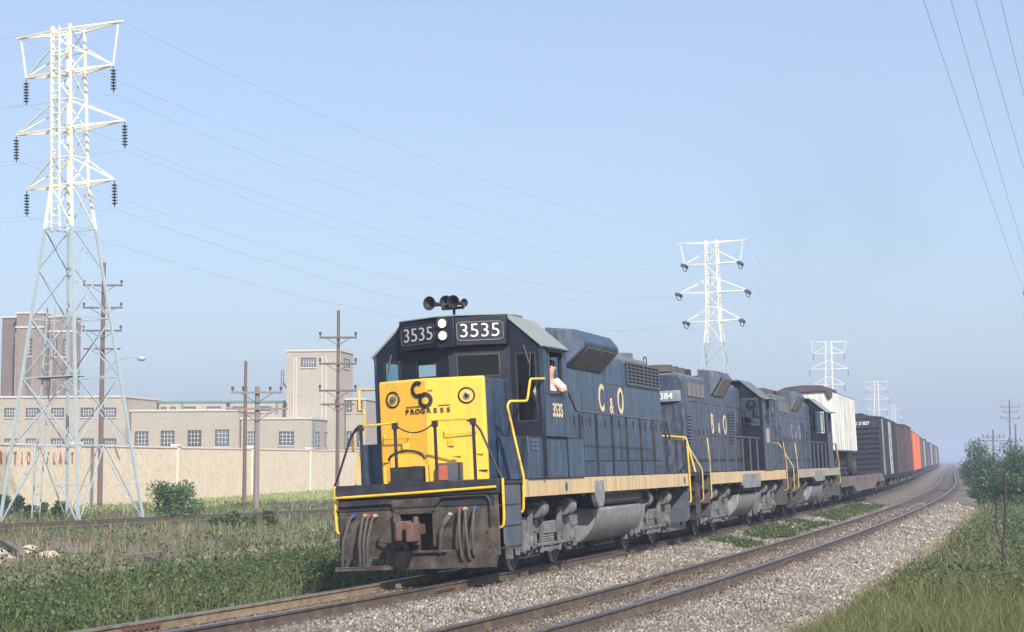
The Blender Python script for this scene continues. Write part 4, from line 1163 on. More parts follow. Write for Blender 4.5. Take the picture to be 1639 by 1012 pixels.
trailing(17.1, 'blue diesel locomotive with pale initials coupled behind the lead engine, cab trailing', ((5.25, ('B', .82, 3.05)), (6.3, ('&', .46, 2.95)), (7.3, ('O', .82, 3.05))), 'letter_gold', 'blue_faded', 10.5, '384', 'cream_stripe')
trailing(34.2, 'grimy blue diesel locomotive with faded lettering, coupled ahead of the flatcar', ((5.0, ('C', .8, 3.05)), (6.2, ('&', .46, 2.95)), (7.3, ('O', .8, 3.05))), 'letter_faded', 'blue_faded', 11.2, '', 'cream_faded', True)

# ------------------------------------------------------------------ freight cars
def car_truck(t, yc, m='truck_dark', w=.85, dark=True):
    wheelset(t, yc - w, .42); wheelset(t, yc + w, .42)
    for s in (-1, 1):
        a, b_ = sorted((s * 1.0, s * 1.12))
        P = [(-1.1, .36), (-1.1, .56), (-.6, .62), (-.35, .78), (.35, .78), (.6, .62), (1.1, .56), (1.1, .36), (.6, .36), (.3, .20), (-.3, .20), (-.6, .36)]
        MB().prism([(yc + p, q) for p, q in P], 'x', a, b_).build('side_frame', m, t, bevel=.012)
        for k in (-w, w):
            MB().cyl((s * 1.12, yc + k, .42), (s * 1.2, yc + k, .42), .10, 12).build('journal_box', m, t)
    MB().box(-1.1, 1.1, yc - .2, yc + .2, .5, .85).build('bolster', m, t)
def boxcar(b0, L_, label, m, roof, H=4.45, ribs='v', endrib=True, endtext=None, door=True, panels=None, rows=11, fine=True, group=None):
    loc, rot = place(b0 + .3, L_ - .6)
    t = thing('boxcar', label, 'boxcar', loc, rot, group)
    L0 = L_ - .9
    W, z0 = 1.46, 1.05
    body = MB().box(-W, W, 0, L0, z0, H).build('body', m, t, bevel=.02)
    MB().prism([(-W - .06, H), (-W - .04, H + .05), (0, H + .26), (W + .04, H + .05), (W + .06, H)], 'y', -.05, L0 + .05).build('roof', roof, t)
    MB().box(-.35, .35, -.1, L0 + .1, H + .28, H + .32).build('roof_walk', 'grille_bar', t)
    if endrib:
        for i in range(rows):
            z = z0 + .22 + (H - z0 - .75) * i / (rows - 1)
            P = [(-W + .12, 0), (-W + .22, -.11), (W - .22, -.11), (W - .12, 0)]
            hh = (H - z0) / rows * .30
            MB().add([(x, y, z - hh * (1 if y == 0 else .45)) for x, y in P] + [(x, y, z + hh * (1 if y == 0 else .45)) for x, y in P], [(0, 1, 2, 3), (7, 6, 5, 4), (0, 4, 5, 1), (1, 5, 6, 2), (2, 6, 7, 3), (3, 7, 4, 0)]).build('end_rib', m, t, smooth=0)
    if fine:
        n = max(6, int(L0 / 1.15))
        for i in range(n + 1):
            y = .06 + (L0 - .12) * i / n
            if ribs and not (door and abs(y - L0 / 2) < 1.4):
                for s in (-1, 1):
                    a, b_ = sorted((s * W, s * (W + .05)))
                    MB().box(a, b_, y - .045, y + .045, z0 + .05, H - .08).build('side_post', m if not panels else ('car_silver' if i == 0 else m), t)
        if door:
            for s in (-1, 1):
                a, b_ = sorted((s * (W + .002), s * (W + .075)))
                d = MB().box(a, b_, L0 / 2 - 1.25, L0 / 2 + 1.25, z0 + .06, H - .12).build('door', panels or m, t, bevel=.01)
                for q in (.3, .5, .7):
                    a, b_ = sorted((s * (W + .076), s * (W + .1)))
                    MB().box(a, b_, L0 / 2 - 1.15, L0 / 2 + 1.15, z0 + (H - z0) * q - .03, z0 + (H - z0) * q + .03).build('door_rib', m, d)
        lad = MB()
        for y in (.15, .6):
            lad.bar((W + .07, y, z0 + .1), (W + .07, y, H - .2), .03)
        for k in range(8):
            lad.bar((W + .07, .15, z0 + .3 + k * .38), (W + .07, .6, z0 + .3 + k * .38), .02)
        lad.build('ladder', 'grille_bar', t)
    if endtext:
        text_mesh('end_lettering', endtext, .26, (.1, -.012, H - .30), (1, 0, 0), (0, 0, 1), 'white_letter', t, fat=.006)
    MB().box(-1.3, 1.3, .1, L0 - .1, .85, 1.04).box(-.3, .3, -.2, L0 + .2, .7, 1.0).build('underframe', 'frame_black', t)
    for s in (-1, 1):
        a, b_ = sorted((s * 1.30, s * 1.42))
        MB().box(a, b_, .1, .14, .45, 1.04).box(a, b_, .5, .54, .45, 1.04).box(a, b_, .1, .54, .42, .46).build('sill_step', 'frame_black', t)
    coupler(t, 0, -1, 'frame_black')
    car_truck(t, 1.9); car_truck(t, L0 - 1.9)
    return t
# piggyback flatcar
b = 51.4
loc, rot = place(b, 26)
flat = thing('flatcar', 'long brown flatcar carrying a white highway trailer', 'flatcar', loc, rot)
FL = 27.2
MB().box(-1.45, 1.45, 0, FL, 1.0, 1.12).build('deck', 'flatcar_brown', flat, bevel=.01)
for s in (-1, 1):
    a, b_ = sorted((s * 1.38, s * 1.47))
    MB().prism([(0, 1.0), (0, .78), (5.5, .78), (7.5, .48), (19.5, .48), (21.5, .78), (FL, .78), (FL, 1.0)], 'x', a, b_).build('side_sill', 'flatcar_brown', flat)
    MB().box(*sorted((s * 1.15, s * 1.4)), .2, FL - .2, 1.121, 1.22).build('deck_kerb', 'flatcar_brown', flat)
    for y in (3, 8, 13, 18, 23):
        MB().box(*sorted((s * 1.471, s * 1.5)), y, y + .08, .8, 1.3).build('stake_pocket', 'truck_dark', flat)
MB().box(-.3, .3, -.2, FL + .2, .7, .99).build('centre_sill', 'frame_black', flat)
coupler(flat, 0, -1, 'frame_black'); car_truck(flat, 2.2); car_truck(flat, FL - 2.2)
BW = Matrix.Translation(loc) @ Euler(rot).to_matrix().to_4x4()
tr = thing('trailer', 'white box trailer with dark tarpaulin top riding on the flatcar', 'trailer')
tr.matrix_world = BW @ Matrix.Translation((0, .3, 1.225))
TL, TH = 12.2, 3.98
MB().box(-1.22, 1.22, 0, TL, 1.20, TH - .12).build('body', 'trailer_white', tr, bevel=.05, seg=3)
for i in range(11):
    for s in (-1, 1):
        MB().box(*sorted((s * 1.221, s * 1.24)), .35 + i * 1.13, .41 + i * 1.13, 1.28, TH - .2).build('side_post', 'trailer_white', tr)
MB().prism([(-1.27, TH - .14), (-1.24, TH - .02), (-.8, TH + .14), (0, TH + .2), (.8, TH + .14), (1.24, TH - .02), (1.27, TH - .14)], 'y', -.12, 2.2).build('tarpaulin', 'tarp_dark', tr, bevel=.03)
MB().prism([(-1.24, TH - .13), (-.8, TH + .04), (0, TH + .08), (.8, TH + .04), (1.24, TH - .13)], 'y', 2.21, TL).build('roof', 'trailer_white', tr)
MB().prism([(.98, TH - .13), (1.27, TH - .13), (1.25, TH - .42), (1.12, TH - .5)], 'y', -.13, .02).build('tarpaulin_flap', 'tarp_dark', tr, bevel=.02)
MB().prism([(-1.27, TH - .13), (-.98, TH - .13), (-1.12, TH - .34), (-1.25, TH - .3)], 'y', -.13, .02).build('tarpaulin_flap', 'tarp_dark', tr, bevel=.02)
for y in (9.4, 10.6):
    for s in (-1, 1):
        w = MB().lathe([(0, .1), (0, .42), (.04, .5), (.22, .5), (.26, .42), (.26, .1)], (s * 1.2, y, .5), (-s, 0, 0), 20).build('wheel', 'tyre', tr)
        MB().cyl((s * 1.2, y, .5), (s * 1.215, y, .5), .26, 14).build('rim', 'grille_bar', w)
MB().box(-1.0, 1.0, 8.8, 11.2, .85, 1.19).build('bogie', 'frame_black', tr)
for s in (-1, 1):
    MB().bar((s * .9, 2.6, 1.2), (s * .9, 2.6, .0), .1).box(s * .9 - .12, s * .9 + .12, 2.48, 2.72, 0, .05).build('landing_leg', 'frame_black', tr)
MB().box(-.5, .5, .3, 1.1, 0, .9).prism([(-.6, .9), (.6, .9), (.5, 1.19), (-.5, 1.19)], 'y', .2, 1.2).build('hitch_stand', 'frame_black', tr)
b = 79.6
cars = [(16.6, 'black boxcar with ribbed end and white reporting marks behind the flatcar', dict(m='car_black', roof='car_black', H=4.5, endtext='DT&I 26827', panels='car_silver', rows=10)),
        (16.4, 'dull maroon boxcar coupled right behind the black boxcar', dict(m='car_maroon', roof='car_black', H=4.45)),
        (16.4, 'reddish brown boxcar coupled just ahead of the orange boxcars', dict(m='car_brown', roof='car_maroon', H=4.65, endtext='26')),
        (16.4, 'bright orange boxcar coupled right behind the reddish brown boxcar', dict(m='car_orange', roof='car_orange', H=4.45, rows=9)),
        (16.4, 'second orange boxcar, coupled just ahead of the plain grey boxcar', dict(m='car_orange', roof='car_orange', H=4.4, rows=9)),
        (16.4, 'plain grey boxcar in the hazy rear of the train', dict(m='car_grey', roof='car_grey', H=4.4))]
for L_, lab, kw in cars:
    boxcar(b, L_, lab, **kw); b += L_
k = 0
while b < 400:
    kw = [dict(m='car_brown', roof='car_maroon'), dict(m='car_silver', roof='car_grey'), dict(m='car_maroon', roof='car_black'), dict(m='car_black', roof='car_black')][k % 4]
    NTH = ('first', 'second', 'third', 'fourth', 'fifth', 'sixth', 'seventh', 'eighth', 'ninth', 'tenth', 'eleventh', 'twelfth', 'thirteenth', 'fourteenth', 'fifteenth', 'sixteenth', 'seventeenth')[k]
    lab = ('brown', 'silvery', 'maroon', 'black')[k % 4] + f' boxcar fading into haze, {NTH} car behind the plain grey boxcar'
    boxcar(b, 16.4, lab, H=4.3 + .3 * ((k * 7) % 3) / 2, fine=False, endrib=False, group='boxcars at the hazy tail of the train', **kw); b += 16.4; k += 1

# ------------------------------------------------------------------ transmission towers
LEV = (21.95, 20.05, 17.5, 14.95)                 # ground wire beam and three arms, above the footing
ARM = (3.05, 2.5, 3.1, 2.5)
def tower_half(z):
    return np.interp(z, (0, 13.0, 15.0, 22.2), (2.18, .78, .57, .48))
def pylon(x, y, ang, label, detail=2, strain=False, tilt=0):
    z0 = float(gz_world(x, y))
    t = thing('transmission_tower', label, 'pylon', (x, y, z0 - .05), (0, 0, ang), 'lattice pylons along the line')
    t.rotation_euler = (Matrix.Rotation(R(-tilt), 3, 'Y') @ Matrix.Rotation(ang, 3, 'Z')).to_euler()
    k = detail
    def C(sx, sy, z): h = float(tower_half(z)); return (sx * h, sy * h, z)
    split = 13.0
    for sx in (-1, 1):
        for sy in (-1, 1):
            MB().bar(C(sx, sy, 0), C(sx, sy, split), .105).build('leg', 'tower_galv', t)
            u = MB().bar(C(sx, sy, split), C(sx, sy, 15.0), .10).bar(C(sx, sy, 15.0), C(sx, sy, 22.15), .095)
            u.build('upper_leg', 'tower_white', t)
    lowz = [0, 3.4, 6.4, 9.0, 11.2, 13.0]
    upz = [13.0, 14.95, 16.2, 17.5, 18.8, 20.05, 21.0, 21.95]
    for face in range(4):
        a, b_ = [((-1, -1), (1, -1)), ((1, -1), (1, 1)), ((1, 1), (-1, 1)), ((-1, 1), (-1, -1))][face]
        w = .042
        lo = MB()
        for i in range(len(lowz) - 1):
            za, zb = lowz[i], lowz[i + 1]
            if i == 0:
                m_ = Vector(C(*a, zb)).lerp(Vector(C(*b_, zb)), .5)
                lo.bar(C(*a, 0), m_, w).bar(C(*b_, 0), m_, w)
                q = Vector(C(*a, 1.6)).lerp(Vector(C(*b_, 1.6)), .28); lo.bar(C(*a, 1.7), q, w * .8)
                q = Vector(C(*b_, 1.6)).lerp(Vector(C(*a, 1.6)), .28); lo.bar(C(*b_, 1.7), q, w * .8)
            else:
                lo.bar(C(*a, za), C(*b_, zb), w).bar(C(*b_, za), C(*a, zb), w)
            if i in (0, 1, 2, 4): lo.bar(C(*a, zb), C(*b_, zb), w * 1.15)
        lo.build('lattice', 'tower_galv', t)
        up = MB()
        for i in range(len(upz) - 1):
            za, zb = upz[i], upz[i + 1]
            if i % 2: up.bar(C(*a, za), C(*b_, zb), w)
            else: up.bar(C(*b_, za), C(*a, zb), w)
            if k > 2: up.bar(C(*(b_ if i % 2 else a), za), C(*(a if i % 2 else b_), zb), w)
            up.bar(C(*a, zb), C(*b_, zb), w)
        up.build('lattice', 'tower_white', t)
    for i, (z, ln) in enumerate(zip(LEV, ARM)):
        for s in (-1, 1):
            h = float(tower_half(z))
            m_ = MB()
            tip = (s * ln, 0, z + .06)
            for sy in (-1, 1):
                m_.bar((s * h, sy * h, z), tip, .07)
                if i: m_.bar((s * h, sy * h, z + 1.15), tip, .055)
            m_.bar((-s * .1, 0, z), tip, .06)
            ar = m_.build('crossarm', 'tower_white', t)
            if i == 0:
                MB().bar((s * (ln - .25), 0, z + .02), (s * ARM[1], 0, LEV[1] + .1), .06).build('arm_tie', 'tower_white', t)
            else:
                ins = MB()
                if strain:
                    for d in (-1, 1):
                        P0 = Vector((s * ln, 0, z - .02)); P1 = Vector((s * ln, d * 1.15, z - .12))
                        for q in range(9):
                            p = P0.lerp(P1, .1 + .1 * q)
                            ins.cyl(p, p + Vector((0, d * .09, -.01)), .16, 10, .10)
                    ins.tube([(s * ln, -1.2, z - .13), (s * ln, -.6, z - .55), (s * ln, .6, z - .55), (s * ln, 1.2, z - .13)], .04, 5)
                else:
                    ins.cyl((s * ln, 0, z), (s * ln, 0, z - 1.18), .025, 6)
                    for q in range(7 if k > 1 else 5):
                        zz = z - .16 - q * (.135 if k > 1 else .19)
                        ins.lathe([(0, .03), (.02, .13), (.05, .125), (.09, .04)], (s * ln, 0, zz), (0, 0, -1), 10)
                ins.build('insulator_string', 'insulator', t)
    if k > 1:
        # climbing ladder on the left face
        ld = MB()
        for xx in (-.52, -.06):
            ld.bar((xx, -.64, 12.8), (xx, -.56, 22.1), .06, .05)
        for q in range(28):
            ld.bar((-.52, -.64 + q * .0028, 12.9 + q * .33), (-.06, -.64 + q * .0028, 12.9 + q * .33), .035)
        ld.build('ladder', 'tower_white', t)
        l2 = MB()
        for yy in (-.25, .25):
            l2.bar((-2.1, yy, 0.2), (-1.1, yy, 9.6), .05)
        for q in range(24):
            f_ = (q + 1) / 26
            l2.bar((-2.1 + 1.0 * f_, -.25, .2 + 9.4 * f_), (-2.1 + 1.0 * f_, .25, .2 + 9.4 * f_), .03)
        l2.build('ladder', 'tower_galv', t)
        MB().box(-1.5, .6, -.5, .2, 6.42, 6.47).build('platform', 'steel_dark', t)
        for sx in (-1, 1):
            for sy in (-1, 1):
                MB().box(sx * 2.18 - .25, sx * 2.18 + .25, sy * 2.18 - .25, sy * 2.18 + .25, -.3, .06).build('footing', 'plant_tan', t)
    return t
TW = [(-19.3, 80.0), (18.2, 160.0), (52.0, 297.0), (90.5, 450.0), (136., 646.)]
TLAB = ['tall white topped lattice pylon standing beside the plant wall', 'lattice pylon rising behind the locomotives with horizontal strain insulators', 'hazy lattice pylon rising above the white trailer', 'faint lattice pylon in the haze above the black boxcar', 'faintest lattice pylon, farthest along the line in the haze']
angs = [R(-27), R(-17), R(-14), R(-14), R(-14)]
for i, ((x, y), a_, l_) in enumerate(zip(TW, angs, TLAB)):
    pylon(x, y, a_, l_, 2 if i == 0 else 1, i == 1, (1.5, 1.2, 0, 0, 0)[i])
def wire(name, p0, p1, sag, r, label, group, cat='cable', n=28):
    p0, p1 = Vector(p0), Vector(p1)
    P = [p0.lerp(p1, i / n) - Vector((0, 0, sag * 4 * (i / n) * (1 - i / n))) for i in range(n + 1)]
    mb = MB(); m = []
    base = P[0].copy()
    mb.tube([p - base for p in P], r, 4)
    o = mb.build(name, 'wire', None)
    o.location = base
    return tag(o, label, cat, group)
def arm_tip(i, lev, s, drop):
    x, y = TW[i]
    z = float(gz_world(x, y)) - .05 + LEV[lev] - drop
    tl = R((1.5, 1.2, 0, 0, 0)[i])
    return (x + s * ARM[lev] * math.cos(angs[i]) - math.sin(tl) * (LEV[lev] - drop), y + s * ARM[lev] * math.sin(angs[i]), z)
LEVN = ('top beam', 'upper crossarm', 'middle crossarm', 'lower crossarm')
SIDE = {-1: 'plant side', 1: 'railway side'}
for lev in range(4):
    for s in (-1, 1):
        d0 = -.06 if lev == 0 else 1.2
        d1 = -.06 if lev == 0 else .1
        wire('power_cable', arm_tip(0, lev, s, d0), arm_tip(1, lev, s, d1), 2.6 if lev else 2.0, .005, f'power cable from {SIDE[s]} end of near pylon {LEVN[lev]} to second pylon', 'cables between the first two pylons')
        p = arm_tip(0, lev, s, d0)
        wire('power_cable', p, (p[0] - 95, p[1] + 14, p[2] + 1), 2.8, .005, f'power cable leaving {SIDE[s]} end of near pylon {LEVN[lev]} past brick tower', 'cables beyond the near pylon')
        wire('power_cable', arm_tip(1, lev, s, d1), arm_tip(2, lev, s, d0), 3.0, .006, f'power cable from {SIDE[s]} end of second pylon {LEVN[lev]} to third pylon', 'cables past the second pylon')

# ------------------------------------------------------------------ wooden poles
def pole(name, x, y, top, label, arms, r=.14, m='pole_wood', lamp=None, ang=0, tilt=0, pins=2, braces=True, group=None):
    z0 = float(gz_world(x, y))
    t = thing(name, label, 'utility pole', (x, y, z0 - .1), (0, tilt, ang), group)
    H = top - z0 + .1
    MB().cyl((0, 0, 0), (0, 0, H), r, 12, r * .72).build('post', m, t)
    for zt, hw, *rest in arms:
        z = zt - z0 + .1
        a = MB().box(-hw, hw, -r - .1, -r + .01, z - .055, z + .055)
        a = a.build('crossarm', m, t)
        if braces:
            for s in (-1, 1):
                MB().bar((s * hw * .62, -r - .05, z - .04), (0, -r, z - .04 - hw * .38), .035).build('brace', 'steel_dark', t)
        n = rest[0] if rest else pins
        for i in range(n):
            f = (i // 2) * .42
            px = (-1 if i % 2 == 0 else 1) * hw * (.94 - f)
            MB().cyl((px, -r - .05, z + .05), (px, -r - .05, z + .14), .025, 6).lathe([(0, .05), (.05, .085), (.12, .07), (.16, .10), (.20, .04)], (px, -r - .05, z + .13), (0, 0, 1), 10).build('insulator', 'insulator', a)
    if lamp:
        z, ln = lamp[0] - z0 + .1, lamp[1]
        la = MB().tube([(r, 0, z - .9), (ln * .4, 0, z - .15), (ln * .8, 0, z + .05), (ln, 0, z)], .035, 6).build('lamp_arm', 'pole_metal', t)
        MB().lathe([(0, .05), (.1, .16), (.35, .17), (.5, .1), (.55, .02)], (ln - .1, 0, z - .02), (1, 0, -.1), 12).build('lamp_head', 'pole_metal', la)
    return t
def px_to(px, Y): return (px - 819.5) / FPX * Y
def z_at(py, Y): return EYE + (735 - py) / FPX * Y
Y = 114.
pole('utility_pole', px_to(163, Y), Y, z_at(420, Y), 'tall brown wooden pole with four crossarms and a street lamp beside the near pylon',
     [(z_at(457, Y), 1.25), (z_at(493, Y), 1.25), (z_at(530, Y), 1.25), (z_at(559, Y), 1.15, 0)], r=.17, lamp=(z_at(573, Y), 2.3))
Y = 112.
pole('utility_pole', px_to(393, Y), Y, z_at(578, Y), 'bare brown wooden pole without crossarms standing by the wall', [], r=.13)
Y = 100.
pole('utility_pole', px_to(412, Y), Y, z_at(619, Y), 'short grey wooden pole with two crossarms beside the bare pole', [(z_at(629, Y), 1.42, 4), (z_at(655, Y), 1.7, 2)], r=.17, m='pole_grey')
Y = 104.
pole('utility_pole', px_to(541, Y), Y, z_at(497, Y), 'slim wooden pole with stacked crossarms behind the yellow nose', [(z_at(541, Y), 1.08), (z_at(583, Y), 1.08), (z_at(626, Y), 1.08), (z_at(648, Y), .95, 0)], r=.12)
Y = 290.
pole('utility_pole', px_to(1615, Y), Y, z_at(640, Y), 'hazy pole with three crossarms rising behind the trackside trees', [(z_at(652, Y), 1.6), (z_at(660, Y), 1.2), (z_at(670, Y), 1.6)], r=.16, m='pole_wood')
Y = 215.
pole('utility_pole', px_to(1624, Y), Y, z_at(680, Y), 'short bare pole stub poking up behind the trackside trees', [], r=.13)
Y = 215.
pole('utility_pole', px_to(1588, Y), Y, z_at(688, Y), 'pole with one long crossarm and tall insulators behind the trackside tree', [(z_at(700, Y), 1.35, 4), (z_at(706, Y), 1.9, 2)], r=.13)
Y = 75.
rp = pole('utility_pole', px_to(1684, Y), Y, z_at(466, Y), 'trackside wire pole whose crossarm end shows beside the open sky', [(z_at(478, Y), 1.05), (z_at(518, Y), 1.05)], r=.13, ang=R(-16))
for i, (dx, sp) in enumerate(((-.98, 6.73), (-.5, 7.17), (.5, 7.57), (.98, 7.98))):
    p0 = (px_to(1684, Y) + dx * .96, Y - dx * .27, z_at(474, Y) + .1)
    f = (p0[1] + 22) / (p0[1] - 29)
    wire('telegraph_wire', p0, (p0[0] + (sp - p0[0]) * f, -22., 11.27), .6, .004, 'thin telegraph wire on the ' + ('pin nearest the rails', 'second pin from the rails', 'third pin from the rails', 'pin farthest from the rails')[i] + ' of the trackside pole', 'telegraph wires by the line', 'wire', 40)

# ------------------------------------------------------------------ filtration plant
WALL_T = .35
WD = Vector((.1386, .9903, 0)); WN = Vector((.9903, -.1386, 0))     # along the wall, and its face towards the line
def wall_pt(Y): return Vector((-29.1 + .14 * (Y - 103), Y, 0))
wroot = thing('perimeter_wall', 'long cream rendered wall with pilasters and red lettering round the plant', 'wall', (*wall_pt(60).xy, -1.0), (0, 0, -math.atan2(WD.x, WD.y)))
# local y runs along the wall, local x towards the line
WH = 4.02
pil = [114.5 - 19.6 * 2, 114.5 - 19.6, 114.5, 134, 153.4, 173]
def wy(Y): return (Y - 60) / WD.y
edges_ = [wy(60)] + [wy(p) for p in pil] + [wy(196)]
for i in range(len(edges_) - 1):
    MB().box(-WALL_T / 2, WALL_T / 2, edges_[i] + (.3 if i else 0), edges_[i + 1] - (.3 if i < len(edges_) - 2 else 0), -.4, WH - .12).build('wall_panel', 'wall_cream', wroot)
    MB().box(-WALL_T / 2 - .06, WALL_T / 2 + .06, edges_[i] + (.3 if i else 0), edges_[i + 1] - (.3 if i < len(edges_) - 2 else 0), WH - .12, WH).build('coping', 'wall_cap', wroot)
for p in pil:
    pl_ = MB().box(-.24, .27, wy(p) - .3, wy(p) + .3, -.4, WH + .02).build('pilaster', 'wall_cream', wroot)
    MB().box(-.3, .34, wy(p) - .42, wy(p) + .42, WH + .02, WH + .17).build('pilaster_cap', 'wall_cap', pl_)
for Y_ in (107.5, 178.5):
    MB().cyl((.25, wy(Y_), -.2), (.25, wy(Y_), WH - .2), .07, 8).build('drain_pipe', 'tower_galv', wroot)
phrase = 'FILTRATION PLANT'
for i, ch in enumerate(phrase):
    if ch != ' ':
        text_mesh('wall_lettering', ch, 1.02, (WALL_T / 2 + .02, wy(102.6 + (i - 4) * .96 + .3), 3.12), (0, 1, 0), (0, 0, 1), 'wall_letter', wroot, depth=.02, fat=.02, xs=.62)
bang = -math.atan2(.1386, .9903)
def block(t, x0, x1, y0, y1, top, m='plant_tan', name='wall', cap='plant_trim', base=-1.2):
    MB().box(x0, x1, y0, y1, base, top).build(name, m, t, bevel=.03)
    if cap:
        MB().box(x0 - .12, x1 + .12, y0 - .12, y1 + .12, top, top + .22).build('parapet', cap, t)
def bwin(t, x0, x1, z0, z1, y, nx=4, nz=3, side=None):
    """window in the front (y) face, or on the right face when side is the x of that face"""
    def B(a, b_, c, d, o0, o1):
        return (a, b_, y - o1, y - o0, c, d) if side is None else (side + o0, side + o1, a, b_, c, d)
    f = MB()
    w = .09
    for (a, b_, c, d) in ((x0, x1, z1 - w, z1), (x0, x0 + w, z0, z1), (x1 - w, x1, z0, z1), (x0, x1, z0, z0 + w)):
        f.box(*B(a, b_, c, d, .0, .07))
    f = f.build('window', 'window_frame', t)
    MB().box(*B(x0 + .02, x1 - .02, z0 + .02, z1 - .02, .003, .02)).build('pane', random.choice(('window_glass', 'window_glass', 'window_glass_dark', 'window_glass_pale')), f)
    mu = MB()
    for i in range(1, nx):
        a = x0 + (x1 - x0) * i / nx
        mu.box(*B(a - .03, a + .03, z0 + w, z1 - w, .021, .05))
    for j in range(1, nz):
        c = z0 + (z1 - z0) * j / nz
        mu.box(*B(x0 + w, x1 - w, c - .03, c + .03, .021, .055))
    mu.build('muntin', 'plant_trim', f)
    MB().box(*B(x0 - .1, x1 + .1, z0 - .14, z0 - .003, .0, .12)).build('sill', 'plant_trim', f)
YB = 200.
def bx(px): return (px - 819.5) / FPX * YB          # local x of a façade about YB away
def bz(py): return EYE + (735 - py) / FPX * YB
org = Vector((bx(300), YB, 0))
def lx(px): return (bx(px) - org.x) / .9903 * 1.0
plant = thing('plant_building', 'low tan filtration plant with rows of steel windows behind the wall', 'building', org, (0, 0, bang))
block(plant, lx(-60), lx(206), -1.5, 26, bz(637))
block(plant, lx(206) + .13, lx(384), 0, 22, bz(659))
block(plant, lx(384) + .13, lx(500), .6, 20, bz(672))
block(plant, lx(206) + .13, lx(446), 9, 24, bz(641), cap='green_trim', name='upper_storey')
for a in (213, 229):
    bwin(plant, lx(a), lx(a + 9), bz(657), bz(648), 9, 2, 2)
for a in (249, 292, 336, 378, 421):
    bwin(plant, lx(a), lx(a + 23), bz(656), bz(647.5), 9, 5, 2)
for a in (-30, 6, 42, 84, 133, 170):
    bwin(plant, lx(a), lx(a + 21), bz(668), bz(653), -1.5, 5, 3)
    bwin(plant, lx(a + 1), lx(a + 22), bz(725), bz(702), -1.5, 5, 4)
for a in (215, 258, 302, 347):
    bwin(plant, lx(a), lx(a + 22), bz(716 - (a - 215) * .012), bz(690.5 - (a - 215) * .02), 0, 4, 4)
for a, w_ in ((393, 17), (448, 24)):
    bwin(plant, lx(a), lx(a + w_), bz(713), bz(691), .6, 4, 4)
bwin(plant, lx(428), lx(436), bz(669), bz(660), 9, 2, 2)
for k_ in range(4):
    bwin(plant, 2.4 + k_ * 4.2, 4.0 + k_ * 4.2, bz(716), bz(691), 0, 3, 4, side=lx(500))
MB().box(lx(500), lx(500) + .12, 1.0, 1.4, 3., bz(674)).build('down_pipe', 'green_trim', plant)
for a in (205.5, 247, 328, 408):
    MB().cyl((lx(a + 3), 8.93, bz(659)), (lx(a + 3), 8.93, bz(642)), .1, 8).build('down_pipe', 'green_trim' if a > 240 else 'steel_dark', plant)
tf = thing('stair_tower', 'square tan stair tower rising above the filtration plant roof', 'building', (bx(490), YB + 6, 0), (0, 0, bang))
YF = YB + 6
def fx(px): return (px - 490) / FPX * YF
def fz(py): return EYE + (735 - py) / FPX * YF
block(tf, fx(447), fx(536), 0, 6.4, fz(563))
block(tf, fx(536) + .13, fx(571), 2.2, 9, fz(640))
bwin(tf, fx(472), fx(496), fz(588), fz(573), 0, 6, 2)
bwin(tf, 1.6, 4.6, fz(588), fz(573), 0, 4, 2, side=fx(536))
bwin(tf, fx(540), fx(548), fz(660), fz(641.5), 2.2, 2, 3); bwin(tf, fx(557), fx(566), fz(660), fz(641.5), 2.2, 2, 3)
bwin(tf, fx(540), fx(548), fz(716), fz(690), 2.2, 2, 3); bwin(tf, fx(557), fx(566), fz(716), fz(690), 2.2, 2, 3)
bwin(tf, fx(528), fx(533), fz(655), fz(640), 0, 2, 2)
for a in (460, 464, 506, 513):
    MB().box(fx(a) - .08, fx(a) + .08, -.1, 0, 4, fz(572)).build('pilaster', 'plant_trim', tf)
lad = MB()
for a in (440, 444):
    lad.bar((fx(a), -.3, fz(618)), (fx(a), -.3, fz(592)), .06)
for q in range(7):
    lad.bar((fx(440), -.3, fz(617 - q * 3.8)), (fx(444), -.3, fz(617 - q * 3.8)), .05)
lad.bar((fx(444), -.3, fz(613)), (fx(448), -.1, fz(622)), .12)
lad.build('ladder', 'steel_dark', tf)
# brick tower
bt = thing('brick_tower', 'tall brown brick tower with narrow windows behind the plant roof', 'building', (bx(34), YB + 8, 0), (0, 0, bang))
YT = YB + 8
def tx(px): return (px - 45) / FPX * YT
def tz(py): return EYE + (735 - py) / FPX * YT
block(bt, tx(3), tx(49), 0, 4.5, tz(502), 'tower_brick')
block(bt, tx(49) + .13, tx(92), 1.4, 3.6, tz(507), 'tower_brick')
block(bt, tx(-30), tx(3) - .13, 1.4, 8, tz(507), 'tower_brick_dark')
MB().box(tx(2), tx(50), -.12, -.002, tz(525), tz(522)).build('stone_band', 'plant_trim', bt)
MB().box(tx(50), tx(93), 1.28, 1.398, tz(531), tz(528)).build('stone_band', 'plant_trim', bt)
for a, w_, yy in ((20, 10, 0), (58, 6, 1.4), (74, 11, 1.4)):
    MB().box(tx(a), tx(a + w_), yy - .03, yy - .002, 4, tz(572)).build('recess_shade', 'tower_brick_dark', bt)  # slab of darker brick on the face, a recess's shade as colour
    bwin(bt, tx(a), tx(a + w_), tz(570), tz(542), yy, 2, 5)
for a in (4, 46, 53, 69, 88):
    yy = 0 if a < 49 else 1.4
    MB().box(tx(a) - .12, tx(a) + .12, yy - .18, yy - .001, 4, tz(532)).build('brick_pier', 'tower_brick', bt)

